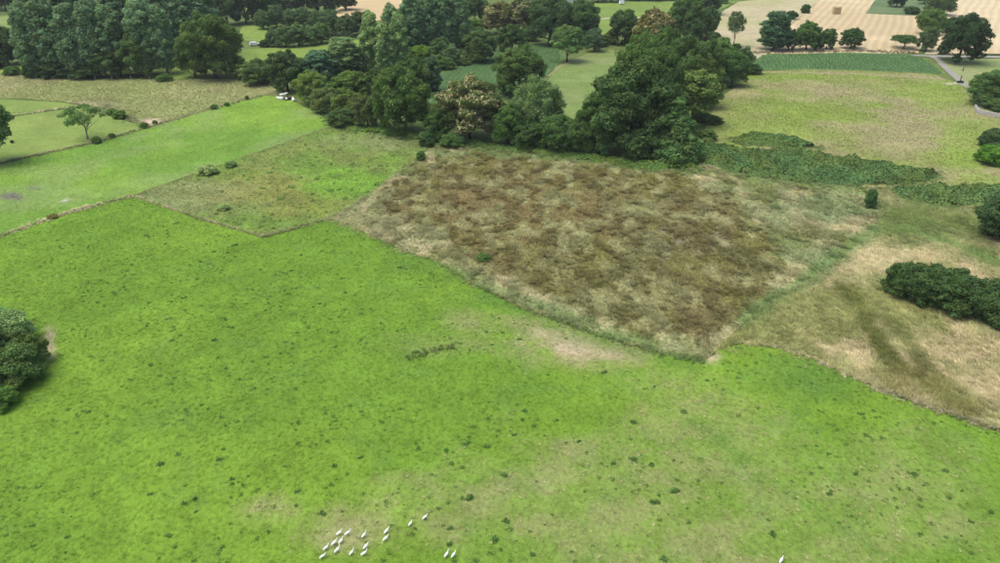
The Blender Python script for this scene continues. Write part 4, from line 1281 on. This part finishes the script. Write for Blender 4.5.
# many smaller ones that cannot be told apart
x, y, cf = pts_in('pasture_field', .45)
k = fbm(x, y, 7, 3, 333) > .5
x, y = x[k], y[k]
scatter('weed_patches', x, y, np.full(len(x), 6), rng.choice([.4, .5, .6, .8, 1.1], len(x)) * rng.uniform(.8, 1.2, len(x)), np.array([.066, .150, .03]) * jit(len(x), .2), 'tiny dark weeds sprinkled through the front pasture')
x, y, cf = pts_in('weedy_field', .12)
scatter('weed_patches', x, y, rng.integers(6, 8, len(x)), rng.uniform(.4, 1.1, len(x)), np.array([.09, .13, .045]) * jit(len(x), .3), 'small green weeds sprinkled through the weedy field')
# rushes in the wet hollow of the pasture
x, y = along([(408, 361), (415, 358), (425, 354), (440, 350), (455, 348)], 9, .9)
scatter('rush_grass', x, y, rng.integers(2, 4, len(x)), rng.uniform(.5, .9, len(x)), np.array([.085, .12, .035]) * jit(len(x), .25), 'dark rushes round the wet hollow in the front pasture')
# crop rows
for nm, ang, lab in (('crop_field.001', math.radians(3), 'blue green leafy crop rows below the stubble'), ('crop_field', math.radians(35), 'blue green leafy crop rows between the trees')):
    pass

# pale shrubby tufts along the edges
tree('shrub', 208, 175, 165, 20, 'pale grey green tussock on the line between strip pasture and weedy field', (3.0, 2.5, 3.0), name='tussock', cat='tussock')
tree('shrub', 231, 167, 161, 12, 'small green tussock right of the pale tussock', (1.7, 1.8, 1.7), name='tussock', cat='tussock')
tree('shrub', 224, 210, 204, 12, 'pale round tussock inside the lower weedy field', (2.8, 2.4, 2.6), name='tussock', cat='tussock')
tree('shrub', 54, 221, 215, 10, 'brown tussock on the pale grass line at the left', (1.8, 1.1, 1.0), name='tussock', cat='tussock')
tree('shrub', 484, 261, 254, 15, 'small green bush on the lower edge of the sedge meadow', (.95, 1.1, .85))
for i, (px, b, t, w) in enumerate([(97, 143, 136, 9), (112, 137, 133, 6), (144, 127, 122, 8), (155, 123, 120, 5), (214, 108, 104, 7), (227, 105, 102, 5), (247, 99, 95, 4), (120, 118, 110, 12), (112, 114, 108, 9)]):
    tree('shrub', px, b, t, w, 'small dark scrub bush on the paddock bank, %s along it' % (ORD[i] if i < 7 else ['large one by the corner', 'small one by the corner'][i - 7]), (1.2, 1.3, .95), 'scrub bushes on the paddock bank')
for i, (px, b) in enumerate([(252, 177), (290, 186), (312, 193), (340, 188), (281, 198), (300, 207), (262, 188), (352, 163), (376, 184), (344, 139), (345, 197), (248, 180), (330, 190), (318, 178), (296, 165), (271, 172)]):
    x, y = P(px, b)
    o = link('weed_bush', cl_me[i % 4], None, (x, y, float(terr(x, y)) + .02))
    s = random.uniform(1.6, 2.8); o.scale = (s * random.uniform(1, 1.5), s, s * random.uniform(.5, .8)); o.rotation_euler = (0, 0, random.uniform(0, 6))
    t = random.uniform(1.3, 2.1); o.color = (t * 1.15, t, t, 1)
    tag(o, 'low green weed bush inside the weedy field', 'weed', 'low weed bushes inside the weedy field')

# crops as rows of leafy plants
def crop(fname, idx, ang, row, step, label, c0):
    poly = [P(*q) for q in fname]
    pa = np.array(poly); cx, cy = pa.mean(0); R = max(np.hypot(*(pa - pa.mean(0)).T))
    a = np.arange(-R, R, row); b = np.arange(-R, R, step)
    A, B = np.meshgrid(a, b); A = A.ravel() + rng.normal(0, .06, A.size); B = B.ravel() + rng.uniform(-.3, .3, B.size) * step
    x = cx + A * math.cos(ang) - B * math.sin(ang); y = cy + A * math.sin(ang) + B * math.cos(ang)
    k = inpoly(x, y, poly); x, y = x[k], y[k]
    c = np.array(c0) * (.8 + .4 * fbm(x, y, 12, 3, 601))[:, None] * jit(len(x), .15)
    scatter('crop_plants', x, y, np.full(len(x), 7), rng.uniform(.75, 1.15, len(x)), c, label)['category'] = 'crop'


crop([(430, 106), (435, 81), (455, 67), (470, 59), (500, 49), (530, 45), (560, 49), (560, 60), (546, 75), (520, 95), (470, 105)], 0, math.radians(-30), 1.3, .9, 'blue green leafy crop between the trees', (.10, .19, .065))
crop([(752, 68), (757, 60), (763, 55), (840, 53), (914, 55), (929, 62), (942, 72.5), (850, 69.5)], 0, math.radians(70), 1.4, 1.0, 'blue green leafy crop below the stubble', (.095, .195, .065))

# ---------------------------------------------------------------- birds
M_white = mat_plain('white_feather', (0.82, 0.82, 0.8), .8, .05, 8)
M_beak = mat_plain('beak_horn', (0.5, 0.33, 0.06), .5, .1)
M_legd = mat_plain('bird_leg', (0.05, 0.05, 0.045), .6, .1)


def bird_meshes(neck):
    b = MB()
    pts = [(-.34, 0, .26), (-.28, 0, .28), (-.18, 0, .31), (-.05, 0, .335), (.08, 0, .35), (.17, 0, .385), (.215, 0, .43), (.225 + .02 * neck, 0, .43 + .09 * neck), (.235 + .03 * neck, 0, .44 + .16 * neck),
           (.27 + .03 * neck, 0, .455 + .2 * neck), (.315 + .03 * neck, 0, .45 + .2 * neck), (.34 + .03 * neck, 0, .44 + .2 * neck)]
    rad = [.02, .055, .095, .12, .115, .085, .05, .035, .033, .045, .034, .012]
    b.tube(pts, rad, 10)
    body = b.mesh('bird_body', M_white, True)
    hx, hz = .335 + .03 * neck, .44 + .2 * neck
    beak = MB().tube([(hx, 0, hz), (hx + .09, 0, hz - .015)], [.013, .003], 6).mesh('bird_beak', M_beak)
    legs = []
    for s in (-1, 1):
        legs.append(MB().tube([(0.0, s * .05, .26), (-.015, s * .05, .13), (0.0, s * .05, 0.01)], [.012, .009, .009], 5)
                    .tube([(-.03, s * .05, .012), (.07, s * .05, .008)], [.008, .006], 4).mesh('bird_leg', M_legd))
    wings = []
    for s in (-1, 1):
        w = MB()
        w.tube([(.13, s * .085, .35), (0, s * .118, .34), (-.16, s * .085, .31), (-.36, s * .03, .265)], [.03, .062, .05, .008], 8, .35)
        wings.append(w.mesh('bird_wing', M_white, True))
    return body, beak, legs, wings


BM = [bird_meshes(.4), bird_meshes(.8), bird_meshes(1.25)]
BIRDS = [(249, 225, 'white bird at the upper left corner of the dense flock', 1), (302, 226, 'white bird second from left in the top line of the flock', 1), (218, 287, 'white bird in the middle line of the flock, left one', 0),
         (260, 276, 'white bird in the middle line of the flock, right one', 1), (167, 318, 'white bird near the left end of the flock, above the lowest', 1), (237, 332, 'white bird in the lower flock left of the plump one', 1),
         (147, 371, 'leftmost and lowest white bird of the flock', 0), (325, 347, 'plump white bird at the lower edge of the flock', 1), (403, 238, 'long stretched white bird at the upper right of the flock', 2),
         (416, 308, 'upper of two white birds standing one behind the other', 0), (404, 352, 'lower of two white birds standing one behind the other', 1), (544, 211, 'upper bird of the pair right of the flock', 0),
         (538, 259, 'lower bird of the pair right of the flock', 0), (692, 162, 'white bird between the pair and the farthest one', 0), (783, 122, 'farthest white bird standing beside a dark weed clump', 0),
         (917, 356, 'left one of the two white birds apart on the right', 1), (961, 358, 'right one of the two white birds apart', 0)]
for i, (zx, zy, lab, kb) in enumerate(BIRDS + [(0, 0, 'lone white bird at the bottom edge far right of the flock', 0)]):
    u, v = (300 + zx / 6.25, 500 + zy / 6.25 + 1.5) if i < len(BIRDS) else (780.5, 563.5)
    x, y = P(u, v)
    e = empty('white_bird', (x, y, float(terr(x, y)) + .015), math.radians(48 + random.uniform(-14, 14)))
    s = random.uniform(.95, 1.12); e.scale = (s, s * .8, s)
    tag(e, lab, 'bird', 'white birds on the front pasture')
    body, beak, legs, wings = BM[kb]
    link('body', body, e); link('beak', beak, e)
    for m_ in legs: link('leg', m_, e)
    for m_ in wings: link('wing', m_, e)

# ---------------------------------------------------------------- cattle under the trees
M_cw = mat_plain('cow_white', (0.72, 0.69, 0.63), .8, .1, 3)
M_cb = mat_plain('cow_black', (0.02, 0.018, 0.016), .7, .3, 3)
M_horn = mat_plain('muzzle', (0.35, 0.22, 0.18), .7, .1)


def cow(px, py, rz, mat, label, lying=False, patch=None):
    x, y = P(px, py)
    e = empty('cow', (x, y, float(terr(x, y)) + .03), rz)
    tag(e, label, 'cow', 'cattle resting by the trees')
    dz = -.55 if lying else 0
    b = MB()
    b.tube([(-1.05, 0, 1.12 + dz), (-.98, 0, 1.08 + dz), (-.75, 0, 1.03 + dz), (-.3, 0, .95 + dz), (.2, 0, .93 + dz), (.6, 0, .98 + dz), (.8, 0, 1.08 + dz), (1.0, 0, 1.2 + dz), (1.18, 0, 1.32 + dz), (1.32, 0, 1.3 + dz), (1.5, 0, 1.16 + dz), (1.58, 0, 1.1 + dz)],
           [.1, .24, .36, .4, .41, .38, .31, .22, .18, .16, .1, .07], 12)
    # legs grow out of the same skin
    for sx in (-.72, .55):
        for s in (-1, 1):
            if lying: b.tube([(sx, s * .28, .42), (sx + .3, s * .42, .14), (sx - .1, s * .45, .08)], [.14, .09, .06], 7)
            else: b.tube([(sx, s * .2, .95), (sx + (.06 if sx > 0 else -.08), s * .21, .5), (sx, s * .21, .03)], [.17, .085, .065], 7)
    b.build('body', mat, e, True)
    for s in (-1, 1):
        MB().tube([(1.2, s * .14, 1.4 + dz), (1.16, s * .32, 1.4 + dz)], [.06, .02], 6, .4).build('ear', mat, e)
    MB().tube([(1.53, 0, 1.14 + dz), (1.62, 0, 1.08 + dz)], [.088, .07], 8).build('muzzle', M_horn, e)
    MB().tube([(-1.06, 0, 1.2 + dz), (-1.15, 0, .9 + dz), (-1.14, 0, .5 + dz * .6)], [.04, .03, .05], 6).build('tail', mat, e)
    if patch:
        MB().tube([(-.62, 0, 1.03 + dz), (-.5, 0, 1.02 + dz), (-.15, 0, .98 + dz), (0, 0, .95 + dz)], [.38, .405, .415, .40], 12).build('coat_patch', patch, e, True)
    return e


cow(280.5, 98.8, 2.9, M_cw, 'white cow lying at the top edge of the strip pasture', True)
cow(283.5, 97.0, .5, M_cw, 'white cow standing behind the lying white cow')
cow(287.5, 99.5, .3, M_cb, 'black and white cow beside the white cows', True, M_cw)
cow(293.5, 100.2, 2.0, M_cw, 'white cow lying apart to the right of the black one', True, None)
cow(290.5, 98.8, 2.7, M_cb, 'all black cow lying under the dark tree', True)

# ---------------------------------------------------------------- built things
M_post = mat_plain('post_wood', (0.34, 0.31, 0.26), .9, .25, 4)
for i, px in enumerate([4, 20, 36, 53, 70, 95, 112, 131, 150, 180]):
    x, y = P(px, 77.5 + px * .012)
    b = MB().tube([(0, 0, -.3), (0, 0, 1.25)], [.1, .09], 8)
    b.tube([(0, 0, 1.25), (0, 0, 1.33)], [.09, .03], 8)
    o = b.build('fence_post', M_post, None, False, (x, y, float(terr(x, y))))
    o.rotation_euler = (random.uniform(-.05, .05), random.uniform(-.05, .05), 0)
    tag(o, 'pale wooden fence post before the poplar stand, %s from the left' % ORD[i], 'post', 'fence posts before the poplars')

x, y = P(232.5, 44)
e = empty('utility_pole', (x, y, float(terr(x, y))))
tag(e, 'thin grey utility pole behind the large round oak', 'pole')
hp = solve_h(x, y, 15)
MB().tube([(0, 0, -.5), (0, 0, hp)], [.19, .14], 10).build('pole', M_post, e)
MB().box((0, 0, hp - .6), (1.6, .12, .12)).build('cross_arm', M_post, e)
for s in (-.7, 0, .7):
    MB().tube([(s, 0, hp - .54), (s, 0, hp - .3)], [.05, .03], 6).build('insulator', M_cw, e)

# white car
M_car = mat_plain('car_paint_white', (0.8, 0.8, 0.8), .3, .03, 1, spec=.5)
M_glass = mat_plain('dark_glass', (0.02, 0.025, 0.03), .08, .05, spec=.6)
M_tyre = mat_plain('tyre_rubber', (0.02, 0.02, 0.02), .85)
M_rim = mat_plain('rim_metal', (0.4, 0.4, 0.4), .4, .1, metal=.8)
M_red = mat_plain('tail_lamp_red', (0.35, 0.02, 0.02), .3)


def car(px, py, rz, label):
    x, y = P(px, py)
    e = empty('parked_car', (x, y, float(terr(x, y)) + .03), rz)
    tag(e, label, 'car')
    prof = [(-2.15, .35), (-2.2, .75), (-2.1, 1.0), (-1.75, 1.5), (-.2, 1.55), (.55, 1.45), (1.15, 1.02), (2.0, .88), (2.2, .62), (2.18, .35)]
    n = len(prof); V = [(a, -.86 if z < 1.1 else -.68, z) for a, z in prof] + [(a, .86 if z < 1.1 else .68, z) for a, z in prof]
    F = [tuple(range(n - 1, -1, -1))[::-1], tuple(range(2 * n - 1, n - 1, -1))] + [(i, i + n, (i + 1) % n + n, (i + 1) % n) for i in range(n)]
    b = MB().poly(V, F); body = b.build('body', M_car, e)
    md = body.modifiers.new('bevel', 'BEVEL'); md.width = .06; md.segments = 2
    for s in (-1, 1):
        MB().poly([(-1.75, s * .80, 1.06), (-.55, s * .80, 1.06), (-.55, s * .70, 1.46), (-1.6, s * .70, 1.43)], [(0, 1, 2, 3) if s < 0 else (3, 2, 1, 0)]).build('side_window', M_glass, e)
        MB().poly([(-.45, s * .80, 1.06), (.95, s * .80, 1.06), (.45, s * .70, 1.40), (-.45, s * .70, 1.46)], [(0, 1, 2, 3) if s < 0 else (3, 2, 1, 0)]).build('side_window', M_glass, e)
        for wx in (-1.35, 1.35):
            w = MB().tube([(wx, s * .70, .32), (wx, s * .90, .32)], [.32, .32], 16).build('wheel', M_tyre, e)
            MB().tube([(wx, s * .89, .32), (wx, s * .915, .32)], [.19, .18], 12).build('rim', M_rim, w)
        MB().box((2.13, s * .62, .72), (.12, .3, .14)).build('headlight', M_rim, e)
        MB().box((-2.16, s * .66, .85), (.1, .2, .24)).build('tail_light', M_red, e)
    MB().poly([(.62, -.62, 1.44), (.62, .62, 1.44), (1.12, .72, 1.08), (1.12, -.72, 1.08)], [(3, 2, 1, 0)]).build('windscreen', M_glass, e, loc=(.03, 0, .02))
    MB().poly([(-1.78, -.62, 1.46), (-1.78, .62, 1.46), (-2.08, .72, 1.06), (-2.08, -.72, 1.06)], [(0, 1, 2, 3)]).build('rear_window', M_glass, e, loc=(-.03, 0, .02))


car(255, 45.5, .5, 'white car parked right of the large round oak')

# white trailer far away
x, y = P(621.5, 5.0)
e = empty('horse_trailer', (x, y, float(terr(x, y)) + .03), .3)
tag(e, 'tiny white box trailer on the far green field at the top', 'trailer')
MB().box((0, 0, 1.35), (2.6, 1.7, 1.6), .97).build('box', M_car, e)
MB().box((0, 0, 2.2), (2.5, 1.6, .1), .9).build('roof', mat_plain('grey_roof', (.35, .36, .38), .5), e)
for s in (-1, 1):
    MB().tube([(0, s * .75, .3), (0, s * .93, .3)], [.3, .3], 14).build('wheel', M_tyre, e)
MB().tube([(1.3, 0, .6), (2.3, 0, .45)], [.06, .05], 6).build('drawbar', M_rim, e)

# straw bales stacked on the stubble
M_bale = mat_plain('straw_bale', (0.40, 0.31, 0.17), .95, .3, 4, spec=.05)
M_twine = mat_plain('twine', (0.3, 0.16, 0.06), .9)
x0, y0 = P(836, 13.5)
bme = MB().box((0, 0, .45), (1.25, 2.3, .88), .97).mesh('straw_bale', M_bale)
tme = [MB().box((dx, 0, .45), (.03, 2.34, .91)).mesh('twine', M_twine) for dx in (-.35, 0, .35)]
for i in range(3):
    for k in range(4):
        e = empty('straw_bale', (x0 + (i - 1) * 1.3, y0 + random.uniform(-.1, .1), float(terr(x0, y0)) + .03 + k * .89), random.uniform(-.03, .03))
        tag(e, 'big straw bale in the %s layer of the bale stack, %s column' % (['bottom', 'second', 'third', 'top'][k], ['left', 'middle', 'right'][i]), 'bale', 'bale stack on the stubble')
        link('straw', bme, e)
        for t in tme: link('twine', t, e)

# garden wall and cottage at the right edge
M_stone = mat_plain('wall_stone', (0.36, 0.34, 0.31), .9, .25, 2.5)
wp = [P(974.5, 108), P(978, 113.5), P(1000, 118), P(1030, 122)]
e = empty('stone_wall', (wp[0][0], wp[0][1], 0))
tag(e, 'low grey stone garden wall in front of the big green bush', 'wall')
ox, oy = wp[0]
stone_me = []
for k in range(5):
    r = np.random.default_rng(700 + k); b = MB().box((0, 0, 0), (.96, .42, .30), .93)
    me = b.mesh('stone', M_stone); stone_me.append(me)
for (xa, ya), (xb, yb) in zip(wp[:-1], wp[1:]):
    L_ = math.hypot(xb - xa, yb - ya); n = int(L_ / 1.0); an = math.atan2(yb - ya, xb - xa)
    for row in range(4):
        for i in range(n):
            t = (i + .5 + (.25 if row % 2 else -.25) * .9) / n
            xx, yy = xa + (xb - xa) * t, ya + (yb - ya) * t
            o = link('stone', stone_me[random.randrange(5)], e, (xx - ox + random.uniform(-.02, .02), yy - oy + random.uniform(-.03, .03), float(terr(xx, yy)) + .16 + row * .305))
            o.rotation_euler = (0, 0, an + random.uniform(-.04, .04)); o.scale = (L_ / n * random.uniform(.95, 1.0), random.uniform(.9, 1.15), random.uniform(.95, 1.0))
M_render = mat_plain('cottage_wall', (0.5, 0.47, 0.42), .9, .1, 1.5)
M_slate = mat_plain('roof_slate', (0.17, 0.18, 0.20), .7, .2, 3)
M_frame = mat_plain('window_frame_white', (0.75, 0.75, 0.73), .5, .03)
M_door = mat_plain('door_green', (0.05, 0.1, 0.07), .5, .1)


def house(name, px, py, rz, L_, W_, h, rh, roofmat, label, cat, chimney=True):
    x, y = P(px, py)
    e = empty(name, (x, y, float(terr(x, y)) - .05), rz)
    tag(e, label, cat)
    a, b = L_ / 2, W_ / 2
    V = [(-a, -b, 0), (a, -b, 0), (a, b, 0), (-a, b, 0), (-a, -b, h), (a, -b, h), (a, b, h), (-a, b, h), (-a, 0, h + rh), (a, 0, h + rh)]
    MB().poly(V, [(3, 2, 1, 0), (0, 1, 5, 4), (2, 3, 7, 6), (1, 2, 6, 9, 5), (3, 0, 4, 8, 7), (4, 5, 9, 8), (6, 7, 8, 9)]).build('wall', M_render, e)
    ov = .35; rr = MB(); sl = rh / b
    for s in (-1, 1):
        p = [(-a - ov, s * (b + ov), h - ov * sl + .05), (a + ov, s * (b + ov), h - ov * sl + .05), (a + ov, 0, h + rh + .05), (-a - ov, 0, h + rh + .05)]
        q = [(u, v, w + .14) for u, v, w in p]
        rr.poly(p + q, [(3, 2, 1, 0), (4, 5, 6, 7), (0, 1, 5, 4), (1, 2, 6, 5), (2, 3, 7, 6), (3, 0, 4, 7)])
    roof = rr.build('roof', roofmat, e)
    MB().tube([(-a - ov, 0, h + rh + .16), (a + ov, 0, h + rh + .16)], [.1, .1], 6).build('ridge', roofmat, roof)
    if chimney:
        MB().box((a - .6, 0, h + rh + .5), (.7, .6, 1.3), .95).build('chimney', M_stone, roof)
    for s in (-1, 1):
        for wx in (-a * .55, a * .55):
            w = MB().box((wx, s * (b + .02), h * .55), (1.1, .08, 1.1)).build('window', M_frame, e)
            for k in (-.26, .26):
                MB().box((wx + k, s * (b + .065), h * .55), (.44, .02, .95)).build('pane', M_glass, w)
    d = MB().box((0, -b - .03, 1.0), (.95, .08, 2.0)).build('door', M_door, e)
    MB().box((.35, -b - .09, 1.0), (.1, .05, .05)).build('handle', M_rim, d)


house('cottage', 1012, 103, .35, 9, 6, 3.0, 2.6, M_slate, 'grey slate roofed cottage cut by the right edge', 'house')
house('barn', 573, 1.5, .1, 13, 8, 3.4, 2.4, mat_plain('barn_roof_blue', (0.33, 0.40, 0.50), .5, .1, 1), 'blue grey roofed barn at the top edge behind the dark trees', 'barn', False)

# gate corner by the track: trough, gate posts, black tub
M_dark = mat_plain('dark_plastic', (0.025, 0.027, 0.03), .5, .1)
x, y = P(960, 82.5)
e = empty('water_trough', (x, y, float(terr(x, y)) + .12), .2)
tag(e, 'dark water trough at the meadow corner below the track', 'trough')
b = MB()
for cx, cy, dx, dy in ((0, .42, 1.9, .1), (0, -.42, 1.9, .1), (.9, 0, .1, .74), (-.9, 0, .1, .74)): b.box((cx, cy, .35), (dx, dy, .7))
b.build('tank', M_dark, e)
MB().box((0, 0, .04), (1.7, .73, .08)).build('base', M_dark, e)
MB().box((0, 0, .55), (1.69, .73, .02)).build('water', mat_plain('trough_water', (.02, .03, .03), .05, .05), e)
for i, (px, py, h, lab) in enumerate([(960.5, 80.5, 1.9, 'dark gate post directly behind the water trough'), (963, 70, 1.5, 'dark leaning post below the spreading oak')]):
    x, y = P(px, py)
    bb = MB().tube([(0, 0, -.3), (0, 0, h), (0, 0, h + .08)], [.16, .15, .06], 8)
    tag(bb.build('gate_post', mat_plain('gate_post_wood_%d' % i, (.06, .05, .04), .9), None, False, (x, y, float(terr(x, y)))), lab, 'post')
x, y = P(12.5, 143.5)
e = empty('feed_tub', (x, y, float(terr(x, y)) + .05))
tag(e, 'small black tub on the paddock beside the left ash', 'tub')
MB().tube([(0, 0, 0), (0, 0, .5), (0, 0, .56), (0, 0, .56), (0, 0, .15)], [.34, .42, .45, .38, .32], 16).build('tub', M_dark, e)
MB().tube([(-.42, 0, .5), (-.3, .1, .8), (.3, .1, .8), (.42, 0, .5)], [.02, .02, .02, .02], 6).build('handle', M_dark, e)

# ---------------------------------------------------------------- summer haze
hm = bpy.data.materials.new('haze_air'); hm.use_nodes = True
hn = hm.node_tree.nodes
for n in list(hn):
    if n.type == 'BSDF_PRINCIPLED': hn.remove(n)
pv = hn.new('ShaderNodeVolumePrincipled')
pv.inputs['Color'].default_value = (.93, .96, 1, 1)
pv.inputs['Density'].default_value = 0.00009
hm.node_tree.links.new(pv.outputs[0], [n for n in hn if n.type == 'OUTPUT_MATERIAL'][0].inputs['Volume'])
hz = MB().box((0, 1750, 28.5), (8200, 8700, 61)).build('haze', hm)
tag(hz, 'thin pale summer haze over the whole valley', 'haze', None, 'stuff')
